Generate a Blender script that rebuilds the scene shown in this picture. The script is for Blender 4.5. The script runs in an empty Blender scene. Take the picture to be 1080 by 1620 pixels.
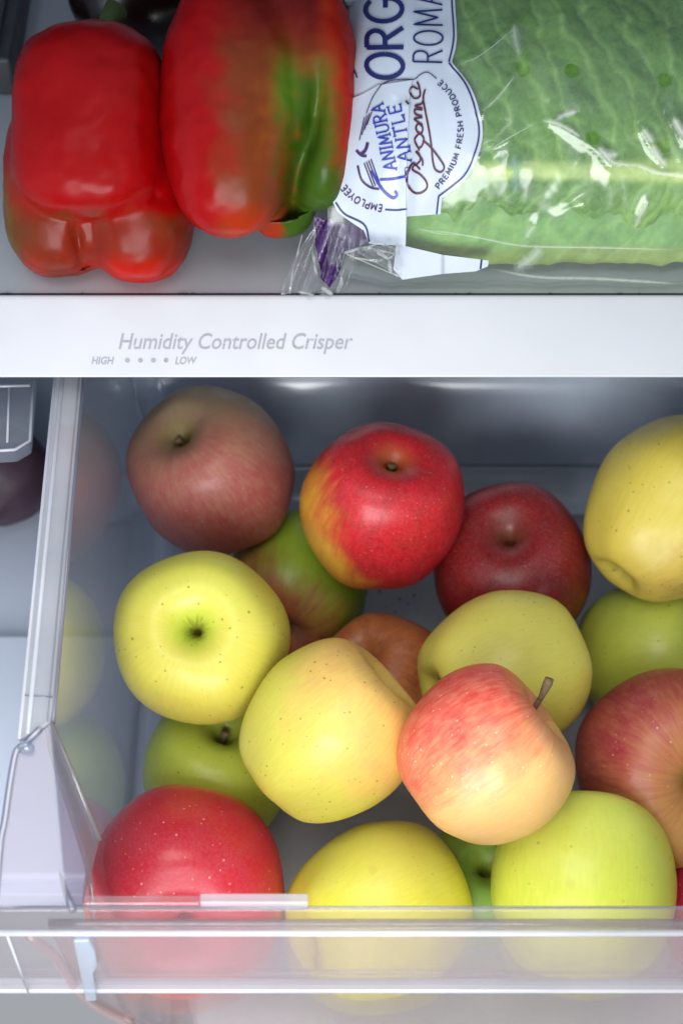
import bpy, bmesh, math, random
import numpy as np
from mathutils import Vector, Matrix, noise as mn
from mathutils.bvhtree import BVHTree
from mathutils.geometry import tessellate_polygon

random.seed(7)
S = 0.01                      # all lengths below are in centimetres
sc = bpy.context.scene
C = sc.collection

# ------------------------------------------------------------------ camera
PITCH = math.radians(52.0); FPX = 3000.0; DIST = 80.0
CAM = Vector((0, -DIST*math.cos(PITCH), DIST*math.sin(PITCH)))
FW = Vector((0, math.cos(PITCH), -math.sin(PITCH)))
UP = Vector((0, math.sin(PITCH), math.cos(PITCH)))
RT = Vector((1, 0, 0))
cd = bpy.data.cameras.new('camera'); cam = bpy.data.objects.new('camera', cd); C.objects.link(cam)
cam.location = CAM*S
cam.rotation_euler = (math.pi/2-PITCH, 0, 0)
cd.sensor_fit = 'VERTICAL'; cd.sensor_height = 36.0; cd.sensor_width = 24.0
cd.lens = 36.0*FPX/1620.0
cd.clip_start = 0.02; cd.clip_end = 50
cd.dof.use_dof = True; cd.dof.focus_distance = 0.80; cd.dof.aperture_fstop = 9.0
sc.camera = cam

# ------------------------------------------------------------------ world and lamps
w = bpy.data.worlds.new('World'); sc.world = w; w.use_nodes = True
w.node_tree.nodes['Background'].inputs[0].default_value = (0.88, 0.93, 1.0, 1)
w.node_tree.nodes['Background'].inputs[1].default_value = 0.38

def area(name, loc, target, size, power, col, sy=None):
    l = bpy.data.lights.new(name, 'AREA'); l.shape = 'RECTANGLE'; l.size = size; l.size_y = sy or size
    l.energy = power; l.color = col
    o = bpy.data.objects.new(name, l); C.objects.link(o)
    o.location = Vector(loc)*S
    o.rotation_euler = (Vector(target)-Vector(loc)).to_track_quat('-Z', 'Y').to_euler()
    return o
area('ceiling_lamp', (-15, -40, 150), (0, -16, -3), 0.8, 9.5, (1.0, 0.98, 0.95))
area('front_fill', (-7, -50, 12), (0, -12, -7), 0.36, 4.8, (0.96, 0.98, 1.0), 0.36)  # fill lamp added low and close to the drawer to brighten its front

sc.view_settings.view_transform = 'Standard'; sc.view_settings.look = 'None'
sc.view_settings.exposure = 0.12; sc.view_settings.gamma = 1.0
cy = sc.cycles
cy.use_denoising = True
cy.max_bounces = 10; cy.transparent_max_bounces = 24; cy.glossy_bounces = 5; cy.diffuse_bounces = 4; cy.transmission_bounces = 6
cy.sample_clamp_indirect = 6.0
cy.caustics_reflective = False

# ------------------------------------------------------------------ helpers
def ray(u, v): return FW + RT*((u-540)/FPX) - UP*((v-810)/FPX)
def Pz(u, v, z):
    d = ray(u, v); return CAM + d*((z-CAM.z)/d.z)
def Py(u, v, y):
    d = ray(u, v); return CAM + d*((y-CAM.y)/d.y)
def cam2w(a): return RT*a[0] + UP*a[1] - FW*a[2]

def lin(h):
    if isinstance(h, (tuple, list)): return (h[0], h[1], h[2], 1)
    h = h.lstrip('#'); r = []
    for i in (0, 2, 4):
        c = int(h[i:i+2], 16)/255
        r.append(c/12.92 if c <= .04045 else ((c+.055)/1.055)**2.4)
    return (*r, 1)

class NT:
    """small node-tree builder"""
    def __init__(s, name):
        s.m = bpy.data.materials.new(name); s.m.use_nodes = True
        s.t = s.m.node_tree; s.t.nodes.clear(); s.L = s.t.links
    def n(s, typ, ins=None, **kw):
        nd = s.t.nodes.new(typ)
        for k, v in kw.items(): setattr(nd, k, v)
        for k, v in (ins or {}).items():
            sock = nd.inputs[k]
            if isinstance(v, bpy.types.NodeSocket): s.L.new(v, sock)
            else: sock.default_value = v
        return nd
    def math(s, op, a, b=0.0, c=0.0, clamp=False):
        nd = s.n('ShaderNodeMath', {0: a, 1: b, 2: c}, operation=op, use_clamp=clamp); return nd.outputs[0]
    def vmath(s, op, a, b=(0, 0, 0)):
        nd = s.n('ShaderNodeVectorMath', {0: a, 1: b}, operation=op)
        return nd.outputs['Value'] if op in ('DOT_PRODUCT', 'LENGTH', 'DISTANCE') else nd.outputs[0]
    def ramp(s, v, a, b, lo=0.0, hi=1.0):
        return s.n('ShaderNodeMapRange', {0: v, 1: a, 2: b, 3: lo, 4: hi}, interpolation_type='SMOOTHSTEP').outputs[0]
    def noise(s, v, scale, detail=2.0, rough=.5):
        return s.n('ShaderNodeTexNoise', {'Vector': v, 'Scale': scale, 'Detail': detail, 'Roughness': rough}).outputs[0]
    def mix(s, f, a, b, mode='MIX'):
        nd = s.n('ShaderNodeMix', data_type='RGBA', blend_type=mode)
        for i, v in ((0, f), (6, a), (7, b)):
            if isinstance(v, bpy.types.NodeSocket): s.L.new(v, nd.inputs[i])
            else: nd.inputs[i].default_value = v if i == 0 else lin(v)
        return nd.outputs[2]
    def out(s, sh):
        o = s.n('ShaderNodeOutputMaterial'); s.L.new(sh, o.inputs[0]); return s.m
    def pbsdf(s, **kw):
        nd = s.n('ShaderNodeBsdfPrincipled')
        for k, v in kw.items():
            k = k.replace('_', ' ')
            if isinstance(v, bpy.types.NodeSocket): s.L.new(v, nd.inputs[k])
            else: nd.inputs[k].default_value = v
        return nd
    def co(s): return s.n('ShaderNodeTexCoord').outputs['Object']

def mesh(name, verts, faces, smooth=True):
    me = bpy.data.meshes.new(name); me.from_pydata([tuple(v) for v in verts], [], faces)
    if smooth: me.polygons.foreach_set('use_smooth', [True]*len(me.polygons))
    me.update(); return me
ORI = {}
def obj(name, verts, faces, mat, parent=None, smooth=True, bevel=0, solid=0):
    """verts: world coordinates in cm"""
    o0 = ORI.get(parent.name, Vector()) if parent else Vector()
    me = mesh(name, [(Vector(v)-o0)*S for v in verts], faces, smooth)
    o = bpy.data.objects.new(name, me); C.objects.link(o)
    if mat: me.materials.append(mat)
    if parent: o.parent = parent; ORI[o.name] = o0
    if solid:
        m = o.modifiers.new('thickness', 'SOLIDIFY'); m.thickness = solid*S; m.offset = 0
    if bevel:
        m = o.modifiers.new('bevel', 'BEVEL'); m.width = bevel*S; m.segments = 3; m.limit_method = 'ANGLE'; m.angle_limit = .6
        if smooth is not None:
            m2 = o.modifiers.new('normals', 'WEIGHTED_NORMAL')
    return o
def thing(name, label, cat, loc, group=None):
    o = bpy.data.objects.new(name, None); C.objects.link(o); o.empty_display_size = .02
    o.location = Vector(loc)*S; ORI[o.name] = Vector(loc)
    o['label'] = label; o['category'] = cat
    if group: o['group'] = group
    return o
def tag(o, label, cat, group=None):
    o['label'] = label; o['category'] = cat
    if group: o['group'] = group
    return o
def struct(o): o['kind'] = 'structure'; return o
def stuff(o): o['kind'] = 'stuff'; return o

def box(x0, x1, y0, y1, z0, z1):
    v = [(x, y, z) for z in (z0, z1) for y in (y0, y1) for x in (x0, x1)]
    return v, [(0, 2, 3, 1), (4, 5, 7, 6), (0, 1, 5, 4), (2, 6, 7, 3), (0, 4, 6, 2), (1, 3, 7, 5)]
def grid(fn, nu, nv, closed_v=False):
    vs = [fn(i/(nu-1), j/(nv if closed_v else nv-1)) for i in range(nu) for j in range(nv)]
    fs = []
    for i in range(nu-1):
        for j in range(nv if closed_v else nv-1):
            a = i*nv+j; b = i*nv+(j+1) % nv
            fs.append((a, b, b+nv, a+nv))
    return vs, fs
def extrude_x(profile, x0, x1, n=2):
    """closed profile of (y, z) swept along x"""
    m = len(profile); vs = []; fs = []
    for i in range(n):
        x = x0+(x1-x0)*i/(n-1)
        vs += [(x, y, z) for y, z in profile]
    for i in range(n-1):
        for j in range(m):
            a = i*m+j; b = i*m+(j+1) % m
            fs.append((a, b, b+m, a+m))
    fs.append(tuple(range(m))[::-1]); fs.append(tuple((n-1)*m+j for j in range(m)))
    return vs, fs
def tube(pts, rad, n=8, caps=True):
    pts = [Vector(p) for p in pts]; vs = []; fs = []
    rads = rad if isinstance(rad, (list, tuple)) else [rad]*len(pts)
    for i, p in enumerate(pts):
        t = (pts[min(i+1, len(pts)-1)]-pts[max(i-1, 0)]).normalized()
        a = t.cross(Vector((.13, .31, .94))).normalized(); b = t.cross(a)
        for k in range(n):
            an = 2*math.pi*k/n; vs.append(p+(a*math.cos(an)+b*math.sin(an))*rads[i])
    for i in range(len(pts)-1):
        for k in range(n):
            a = i*n+k; b = i*n+(k+1) % n; fs.append((a, b, b+n, a+n))
    if caps: fs.append(tuple(range(n))[::-1]); fs.append(tuple((len(pts)-1)*n+k for k in range(n)))
    return vs, fs
def join(*parts):
    vs = []; fs = []
    for v, f in parts:
        o = len(vs); vs += list(v); fs += [tuple(i+o for i in q) for q in f]
    return vs, fs
def bezier(pts, step=4):
    """Catmull-Rom through 2-D or 3-D points"""
    P = [np.array(p, float) for p in pts]; P = [2*P[0]-P[1]]+P+[2*P[-1]-P[-2]]; out = []
    for i in range(1, len(P)-2):
        L = np.linalg.norm(P[i+1]-P[i]); n = max(1, int(math.ceil(L/step)))
        for k in range(n):
            t = k/n
            out.append(.5*((2*P[i])+(P[i+1]-P[i-1])*t+(2*P[i-1]-5*P[i]+4*P[i+1]-P[i+2])*t*t+(3*P[i]-P[i-1]-3*P[i+1]+P[i+2])*t**3))
    out.append(P[-2]); return out

# ---- print and painted fold glints that lie on a surface: found by casting rays on to that surface
def bvh(*vf):
    vs, fs = join(*vf); return BVHTree.FromPolygons([tuple(v) for v in vs], [tuple(f) for f in fs])
def cling(pts, tree, eps):
    hits = []
    for u, v in pts:
        d = ray(u, v).normalized(); h = tree.ray_cast(CAM, d)
        if h[0] is None: hits.append(None)
        else:
            n = h[1] if h[1].dot(d) < 0 else -h[1]
            hits.append((h[0]+n*eps, (h[0]-CAM).length))
    ok = [(p, h[1]) for p, h in zip(pts, hits) if h]
    out = []
    for p, h in zip(pts, hits):
        if h: out.append(h[0])
        else:
            dd = min(ok, key=lambda q: (q[0][0]-p[0])**2+(q[0][1]-p[1])**2)[1] if ok else DIST
            out.append(CAM+ray(*p).normalized()*dd)
    return out
def ribbon2(path, width, close=False):
    path = [np.array(p, float) for p in path]; n = len(path); vs = []; fs = []
    for i, p in enumerate(path):
        a = path[(i-1) % n] if close else path[max(i-1, 0)]; b = path[(i+1) % n] if close else path[min(i+1, n-1)]
        t = b-a; L = np.linalg.norm(t); t = t/(L if L > 1e-9 else 1)
        wd = width[i] if isinstance(width, (list, tuple)) else width
        q = np.array((-t[1], t[0]))*wd/2
        vs += [tuple(p+q), tuple(p-q)]
    for i in range(n if close else n-1):
        a = 2*i; b = 2*((i+1) % n); fs.append((a, a+1, b+1, b))
    return vs, fs
def poly2(outline, step=6):
    bm = bmesh.new(); f = bm.faces.new([bm.verts.new((p[0], p[1], 0)) for p in outline])
    bmesh.ops.triangulate(bm, faces=[f])
    xs = [p[0] for p in outline]; ys = [p[1] for p in outline]
    for ax, lo, hi in ((0, min(xs), max(xs)), (1, min(ys), max(ys))):
        k = lo+step
        while k < hi:
            co = (k, 0, 0) if ax == 0 else (0, k, 0); no = (1, 0, 0) if ax == 0 else (0, 1, 0)
            bmesh.ops.bisect_plane(bm, geom=bm.verts[:]+bm.edges[:]+bm.faces[:], plane_co=co, plane_no=no); k += step
    bm.verts.ensure_lookup_table()
    vs = [(v.co.x, v.co.y) for v in bm.verts]; fs = [tuple(v.index for v in f.verts) for f in bm.faces]
    bm.free(); return vs, fs
def decal(name, shapes, tree, mat, parent, eps=.02, smooth=True):
    vs, fs = join(*shapes)
    return obj(name, cling(vs, tree, eps), fs, mat, parent, smooth)

# ------------------------------------------------------------------ materials: plastics
def m_plain(name, col, rough=.5, spec=.5, var=.06, scale=40, bump=0.0, coat=0.0):
    t = NT(name); c = t.co(); n = t.noise(c, scale, 4)
    col2 = t.mix(t.ramp(n, .3, .7), col, tuple(x*(1-var) for x in lin(col)[:3]))
    kw = dict(Base_Color=col2, Roughness=t.ramp(t.noise(c, scale*3, 3), .2, .8, rough*.85, rough*1.15), Coat_Weight=coat)
    b = t.pbsdf(**kw); b.inputs['Specular IOR Level'].default_value = spec
    if bump:
        bp = t.n('ShaderNodeBump', {'Strength': bump, 'Distance': .001, 'Height': t.noise(c, scale*8, 4)})
        t.L.new(bp.outputs[0], b.inputs['Normal'])
    return t.out(b.outputs[0])
def m_clear(name, tint=(.93, .95, .97), milk=.06, milkcol=(.8, .84, .9), rough=.05, ior=1.5, dust=0.0, wrinkle=0.0, holes=(), gloss=1.0, soft=False, blur=0.0):
    """thin clear plastic: straight-through transmission, Fresnel gloss, a little milky scatter and dust"""
    t = NT(name); c = t.co()
    tr = t.n('ShaderNodeBsdfTransparent', {0: lin(tint)})
    if blur:      # part of the light is scattered forward: slightly uneven moulded plastic
        rf = t.n('ShaderNodeBsdfRefraction', {'Color': lin(tint), 'Roughness': .22, 'IOR': 1.05})
        tr = t.n('ShaderNodeMixShader', {0: blur, 1: tr.outputs[0], 2: rf.outputs[0]})
    nrm = {}
    if wrinkle:
        h = t.math('ADD', t.noise(c, 28, 3, .55), t.math('MULTIPLY', t.noise(c, 90, 2), .25))
        bp = t.n('ShaderNodeBump', {'Strength': wrinkle, 'Distance': .004, 'Height': h}); nrm = {'Normal': bp.outputs[0]}
    gl = t.n('ShaderNodeBsdfGlossy', {'Color': (1, 1, 1, 1), 'Roughness': rough, **nrm})
    df = t.n('ShaderNodeBsdfDiffuse', {'Color': lin(milkcol)})
    tl = t.n('ShaderNodeBsdfTranslucent', {'Color': lin(milkcol)})
    dd = t.n('ShaderNodeMixShader', {0: .5, 1: df.outputs[0], 2: tl.outputs[0]})
    mk = t.ramp(t.noise(c, 25, 4), .25, .8, milk*.88, milk*1.12)
    if dust:
        vo = t.n('ShaderNodeTexVoronoi', {'Vector': c, 'Scale': 260.0})
        keep = t.math('GREATER_THAN', t.n('ShaderNodeSeparateColor', {0: vo.outputs['Color']}).outputs[0], .86)
        dd2 = t.math('MULTIPLY', t.ramp(vo.outputs['Distance'], .02, .12, 1, 0), keep)
        mk = t.math('MAXIMUM', mk, t.math('MULTIPLY', dd2, dust))
    if soft: mk = t.math('MULTIPLY', mk, t.n('ShaderNodeSeparateColor', {0: t.n('ShaderNodeVertexColor', layer_name='albedo').outputs[0]}).outputs[0])
    a = t.n('ShaderNodeMixShader', {0: mk, 1: tr.outputs[0], 2: dd.outputs[0]})
    f0 = ((ior-1)/(ior+1))**2                          # Schlick: the same from both faces of the sheet
    ge = t.n('ShaderNodeNewGeometry'); nn = bp.outputs[0] if wrinkle else ge.outputs['Normal']
    cs_ = t.math('ABSOLUTE', t.vmath('DOT_PRODUCT', nn, ge.outputs['Incoming']))
    fr = t.math('MULTIPLY_ADD', t.math('POWER', t.math('SUBTRACT', 1.0, cs_, clamp=True), 5.0), 1-f0, f0)
    b = t.n('ShaderNodeMixShader', {0: t.math('MULTIPLY', fr, gloss, clamp=True), 1: a.outputs[0], 2: gl.outputs[0]})
    sh = b.outputs[0]
    if holes:
        far = None
        for h in holes:
            k = t.ramp(t.vmath('DISTANCE', t.vmath('MULTIPLY', c, (1, 1, 1)), h), .0028, .0034)
            far = k if far is None else t.math('MULTIPLY', far, k)
        sh = t.n('ShaderNodeMixShader', {0: far, 1: t.n('ShaderNodeBsdfTransparent').outputs[0], 2: sh}).outputs[0]
    return t.out(sh)

M_liner = m_plain('liner_white', (.60, .67, .78), .35, var=.05, scale=12)
M_trim = m_plain('trim_white', (.50, .51, .54), .34, var=.05, scale=14, bump=.03)
M_pane = m_plain('shelf_glass_grey', (.46, .49, .52), .16, var=.10, scale=10, coat=.3)
M_darkgrey = m_plain('dark_grey_plastic', (.045, .05, .055), .5)
M_grime = m_plain('grime', (.03, .028, .025), .8)
M_wall = m_clear('drawer_wall_clear', tint=(.86, .88, .92), milk=.2, milkcol=(.62, .64, .67), rough=.09, ior=2.1, dust=.5)
M_floor = m_clear('drawer_floor_clear', tint=(.75, .77, .8), milk=.8, milkcol=(.70, .71, .73), rough=.25, ior=1.5)
M_front = m_clear('drawer_front_clear', tint=(.90, .88, .89), milk=.08, milkcol=(.62, .53, .54), rough=.12, ior=1.5, blur=.35, dust=.35)
M_lip = m_clear('drawer_lip_clear', tint=(.94, .92, .93), milk=.10, milkcol=(.82, .78, .82), rough=.08, ior=1.6, dust=.5)
M_edge = m_clear('drawer_edge_bright', tint=(.8, .82, .86), milk=.62, milkcol=(.85, .87, .92), rough=.15, ior=1.5)
M_rim = m_clear('drawer_rim_clear', tint=(.45, .48, .53), milk=.65, milkcol=(.9, .91, .94), rough=.16, ior=2.0)
M_gusset = m_clear('drawer_gusset_frosted', tint=(.7, .68, .78), milk=.28, milkcol=(.52, .52, .56), rough=.18, ior=1.5)
M_bead = m_clear('edge_bead', tint=(.55, .57, .66), milk=.3, milkcol=(.55, .57, .68), rough=.1, ior=1.6)
M_tab = m_clear('tab_clear', tint=(.72, .76, .82), milk=.22, milkcol=(.62, .66, .74), rough=.1, ior=1.6)

# ------------------------------------------------------------------ setting: inside of the refrigerator
XL, XR, YF, YB = -23.0, 36.0, 4.5, 46.0
SHZ = 3.4                                           # top of the glass shelf
struct(obj('fridge_floor', *box(XL-1, XR+1, -7.5, YB, -21.6, -20.4), M_liner, bevel=.1))
struct(obj('kitchen_floor', *box(-150, 150, -220, -7.6, -72, -70), m_plain('kitchen_floor_brown', (.46, .43, .46), .5, var=.25, scale=3), smooth=False))
pl = Pz(20, 1001, -19.6)
struct(obj('fridge_floor_step', *box(XL+.02, -10.5, -7.0, pl.y, -20.5, -19.6), M_liner, bevel=.35))
struct(obj('fridge_wall', *box(XL-1, XL, -6, YB, -21.5, 34), M_liner))
struct(obj('fridge_wall', *box(XR, XR+1, -6, YB, -21.5, 34), M_liner))
struct(obj('fridge_back_wall', *box(XL-1, XR+1, YB, YB+1, -21.5, 34), M_liner))
struct(obj('fridge_ceiling', *box(XL-1, XR+1, 2.0, YB+1, 27, 29), M_liner))

# ------------------------------------------------------------------ glass shelf with its white front trim
sh = thing('glass_shelf', 'grey refrigerator shelf with white front trim above the crisper drawer', 'shelf', (0, 20, SHZ))
obj('glass_pane', *box(XL+.05, XR-.05, 9.35, YB-.05, SHZ-.5, SHZ), M_pane, sh, smooth=False, bevel=.05)
b0 = Pz(540, 597, 1.5); t0 = Pz(540, 467, SHZ+.12)
prof = [(b0.y, b0.z), (b0.y+.05, b0.z+.12), (t0.y-.25, t0.z-.1), (t0.y-.05, t0.z), (t0.y+.05, t0.z-.02), (t0.y+.08, SHZ-.9), (b0.y+.9, b0.z-.55), (b0.y+.12, b0.z-.10)]
trimvf = extrude_x(prof, XL+.1, XR-.1, 2)
trim = obj('front_trim', *trimvf, M_trim, sh, smooth=False, bevel=.06)
TRIM = bvh(trimvf)
# grime in the joint between trim and pane
sp = []
for u, wd in ((290, 22), (305, 9), (12, 20), (720, 3), (742, 10), (600, 5), (870, 7), (130, 6), (980, 12), (1010, 4)):
    p = Pz(u, 465, SHZ+.03); sp.append(tube([(p.x-wd*.013, p.y+.02, p.z), (p.x, p.y, p.z+.02), (p.x+wd*.013, p.y+.02, p.z)], [.02, .045, .02], 6))
stuff(obj('grime', *join(*sp), M_grime, sh))
obj('joint_seam', *box(XL+.1, XR-.1, t0.y+.09, 9.5, SHZ-.2, SHZ+.03), M_darkgrey, sh, smooth=False)

def m_worn(name, col):
    t = NT(name); c = t.co()
    b = t.pbsdf(Base_Color=lin(col), Roughness=.5)
    k = t.ramp(t.noise(c, 260, 3, .65), .56, .66, 0, .75)
    tr = t.n('ShaderNodeBsdfTransparent')
    return t.out(t.n('ShaderNodeMixShader', {0: k, 1: b.outputs[0], 2: tr.outputs[0]}).outputs[0])
M_print = m_worn('worn_grey_print', (.30, .30, .34))

def text2(body, u0, u1, v_base, cap, shear=.22, offset=0.0):
    """flat lettering mesh laid out in photograph units: left, right, baseline, capital height"""
    cu = bpy.data.curves.new('txt', 'FONT'); cu.body = body; cu.shear = shear; cu.offset = offset; cu.resolution_u = 3
    o = bpy.data.objects.new('txt', cu); C.objects.link(o)
    dg = bpy.context.evaluated_depsgraph_get(); me = o.evaluated_get(dg).to_mesh()
    vs = [(v.co.x, v.co.y) for v in me.vertices]; fs = [tuple(p.vertices) for p in me.polygons]
    bpy.data.objects.remove(o); bpy.data.curves.remove(cu)
    x0 = min(v[0] for v in vs); x1 = max(v[0] for v in vs)
    CAPH = .729 if True else 1
    return [(u0+(x-x0)/(x1-x0)*(u1-u0), v_base-y/CAPH*cap) for x, y in vs], fs
decal('lettering', [text2('Humidity Controlled Crisper', 188, 558, 552, 26, .24, .010)], TRIM, M_print, trim, .012)
decal('lettering', [text2('HIGH', 145, 181, 576, 12, .22, .03)], TRIM, M_print, trim, .012)
decal('lettering', [text2('LOW', 277, 312, 576, 12, .22, .03)], TRIM, M_print, trim, .012)
for u in (202, 222.5, 243, 263):
    decal('scale_dot', [([(u+4*math.cos(a*.45), 570+4*math.sin(a*.45)) for a in range(14)], [tuple(range(14))])], TRIM, M_print, trim, .012)
# dark bracket at the shelf's far left
q = Pz(26, 152, SHZ); q2 = Pz(8, 40, SHZ)
br = thing('shelf_bracket', 'dark grey bracket standing at the corner beside the red pepper', 'bracket', (q.x-3, q.y+2, SHZ))
obj('upright', *box(q.x-5, q.x, q.y, q.y+22, SHZ+.01, SHZ+2.2), M_darkgrey, br, smooth=False, bevel=.2)
obj('cap', *box(q.x-5.2, q.x-.6, q.y+.4, q.y+22, SHZ+2.21, SHZ+2.6), M_darkgrey, br, smooth=False, bevel=.1)

# ------------------------------------------------------------------ crisper drawer
FLZ = -18.75; BY = 16.4; RZ = 0.0; FRZ = -2.0
dr = thing('crisper_drawer', 'clear plastic crisper drawer pulled out and filled with apples', 'drawer', (0, 0, FLZ))
xi = lambda y, z: -11.45 + (-12-0)*0 + (-z)*.10 - (y+11)*.016      # inner face of the left wall
XRW = 21.0
fyt = Pz(540, 1437, FRZ).y                                         # y of the front rim
lipy = Pz(540, 1474, FRZ).y
fy = lambda z: lipy + .45
# side wall, corner rounded into the floor
def wallfn(u, v, sgn=1):
    y = BY+(fyt-BY)*u
    k = v
    if k < .7: z = RZ+(FLZ+2.0-RZ)*k/.7; x = xi(y, z)
    else:
        a = (k-.7)/.3*math.pi/2; x = xi(y, FLZ+2)+2.0*(1-math.cos(a)); z = FLZ+2.0-2.0*math.sin(a)
    # the wall's top edge comes down to the front rim ahead of the corner gusset
    y0 = -10.9
    if y < y0:
        zc = RZ-.4*min(1, (y0-y)*2)-3.5*min(1, (y0-y)/4.2)-.6*max(0, y0-4.2-y)
        z = min(z, zc) if k < .7 else z
        x = xi(y, z) if k < .7 else x
        x += 1.25*min(1, (y0-y)/4.2)
    return Vector((x, y, z))
obj('side_wall', *grid(wallfn, 40, 24), M_wall, dr, solid=.18)
def wallfn2(u, v):
    p = wallfn(u, v); return Vector((XRW-(p.x+11.4), p.y, p.z))
obj('side_wall', *grid(wallfn2, 30, 20), M_wall, dr, solid=.18)
def floorfn(u, v):
    y = BY-2+(fyt+3-BY)*v; x0 = xi(y, FLZ+2)+2.0
    return Vector((x0+(XRW-(x0+11.4)-x0)*u, y, FLZ))
obj('bottom_panel', *grid(floorfn, 20, 20), M_floor, dr, solid=.2)
# back wall with a rounded foot; the ledge is added for a pale light band
bp_ = [(BY+1.4, RZ+.3), (BY+1.4, RZ), (BY+1.1, -9.6), (BY+.8, -10.3), (BY+.25, -11.0), (BY+.02, -12.0), (BY-.05, FLZ+2.2)]
bp_ += [(BY-.05-2*(1-math.cos(a)), FLZ+2.2-2.2*math.sin(a)) for a in np.linspace(.15, math.pi/2, 9)]
L = [(y, z) for y, z in bezier(bp_, .25)]
def backfn(u, v):
    y, z = L[int(round(v*(len(L)-1)))]
    x0 = xi(y, max(z, FLZ+2))+.1; x0 += max(0, (FLZ+2-z))**2*.35
    return Vector((x0+(XRW-(x0+11.4)-x0)*u, y, z))
M_back = m_clear('drawer_back_clear', tint=(.75, .77, .8), milk=.88, milkcol=(.78, .86, .97), rough=.2, ior=1.75)
obj('back_wall', *grid(backfn, 24, len(L)), M_back, dr, solid=.18)
# rim flange of the left wall, with a lengthwise bead
def rimpt(u, v, z=0.0): return Pz(u, v, z)
oA, oB = rimpt(87, 590), rimpt(30, 1170); iA, iB = rimpt(131, 590), rimpt(82, 1143)
def ext(a, b, y): k = (y-a.y)/(b.y-a.y); return a+(b-a)*k
oA2 = ext(oA, oB, BY+1.3); iA2 = ext(iA, iB, BY+1.3)
def prism(poly, h):
    n = len(poly); top = [Vector(p) for p in poly]; bot = [p-Vector((0, 0, h)) for p in top]
    return top+bot, [tuple(range(n)), tuple(range(2*n-1, n-1, -1))]+[(i, i+n, (i+1) % n+n, (i+1) % n) for i in range(n)]
rim = obj('rim', *prism([oA2, iA2, iB, oB], .28), M_rim, dr, smooth=False, bevel=.07)
mA = oA2.lerp(iA2, .30); mB = oB.lerp(iB, .28)
obj('bead', *tube([mA+Vector((0, 0, .03)), mB+Vector((0, 0, .03))], .09, 8), M_edge, rim)
eA = oA2.lerp(iA2, .02); eB = oB.lerp(iB, .02)
obj('bead', *tube([eA, eB], .07, 8), M_edge, rim)
eA = iA2.lerp(oA2, -.03); eB = iB.lerp(oB, -.03)
obj('bead', *tube([eA+Vector((0, 0, -.12)), eB+Vector((0, 0, -.12))], .1, 8), M_bead, rim)
p = rimpt(36, 1100, .02); p2 = rimpt(84, 1103, .02)
obj('mould_mark', *tube([p, p2], .025, 6), M_bead, rim)
# corner gusset: the frosted plate that runs from the rim down to the front
def on_plane(u, v, a, b, c):
    n = (b-a).cross(c-a); d = ray(u, v); return CAM+d*((a-CAM).dot(n)/d.dot(n))
g0, g3, gm, g5 = Pz(80, 1144, -.02), Pz(-8, 1436, FRZ), Pz(106, 1436, FRZ-.25), Pz(155, 1332, -3.2)
G = [g0, on_plane(27, 1188, g0, g3, gm), on_plane(2, 1330, g0, g3, gm), g3, Pz(112, 1436, FRZ), g5]
gus = obj('corner_gusset', [g0, G[1], G[2], g3, gm, on_plane(128, 1436, g0, gm, g5), g5], [(0, 1, 2, 3, 4), (0, 4, 5, 6)], M_gusset, dr, smooth=False, solid=.2, bevel=.05)
gp = bezier([on_plane(64, 1155, g0, g3, gm)+Vector((0, 0, .05)), on_plane(40, 1178, g0, g3, gm), G[1], on_plane(18, 1230, g0, g3, gm), on_plane(8, 1300, g0, g3, gm), G[2], on_plane(-6, 1420, g0, g3, gm)], .3)
obj('edge_bead', *tube(gp, .15, 12), M_bead, gus)
obj('edge_bead', *tube([p+Vector((.03, -.02, .14)) for p in gp], .07, 8), M_edge, gus)
obj('edge_bead', *tube([G[0]+Vector((.05, 0, .14)), G[5].lerp(G[0], .5)+Vector((.08, 0, .14)), G[5]+Vector((.08, 0, .12))], [.07, .11, .12], 8), m_clear('grey_edge', tint=(.6, .58, .6), milk=.4, milkcol=(.45, .43, .46)), gus)
obj('crease', *tube([Pz(95, 1380, -2.35), Pz(104, 1410, -2.3), Pz(116, 1440, FRZ-.05)], [.05, .13, .16], 8), M_bead, gus)
kn = Pz(41, 1182, .05)
obj('snap_knob', *tube([kn+Vector((-.25, 0, -.1)), kn+Vector((0, 0, .08)), kn+Vector((.3, -.1, 0))], [.12, .26, .14], 10), M_tab, gus)
# front panel, top flange, outer lip, bottom edge
xf0, xf1 = -19.0, 24.0
def frontfn(u, v):
    z = FRZ-.1+(FLZ+1.2-FRZ)*v; y = fy(z)
    x0 = xi(y, z)+.2+max(0, -z-8)**2*.12
    return Vector((x0+(XRW-(x0+11.4)-x0)*u, y, z))
obj('front_panel', *grid(frontfn, 24, 16), M_front, dr, solid=.25)
obj('panel_edge', *tube([Vector((xi(fy(z), z)+.1+max(0, -z-7)**2*.10+(.9 if z > -3 else .9*math.exp(-(-z-3)*1.0))*-0.8, fy(z)-.25, z)) for z in np.linspace(FRZ-.6, -11, 16)], .2, 8), m_clear('pinkish_edge', tint=(.9, .82, .82), milk=.18, milkcol=(.8, .66, .64)), dr)
zb = Py(540, 1566, lipy).z
flange = obj('top_flange', *prism([(xf0, fyt+.05, FRZ), (xf1, fyt+.05, FRZ), (xf1, lipy, FRZ), (xf0, lipy, FRZ)], .25), M_lip, dr, smooth=False, bevel=.08)
lip = obj('handle_lip', *box(xf0, xf1, lipy-.02, lipy+.2, zb, FRZ-.26), M_lip, dr, smooth=False, bevel=.05)
obj('lip_edge', *tube([(xf0, lipy-.02, FRZ-.08), (xf1, lipy-.02, FRZ-.08)], .12, 10), M_edge, lip)
obj('lip_edge', *tube([(xf0, fyt+.05, FRZ-.02), (xf1, fyt+.05, FRZ-.02)], .05, 8), M_bead, lip)
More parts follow.
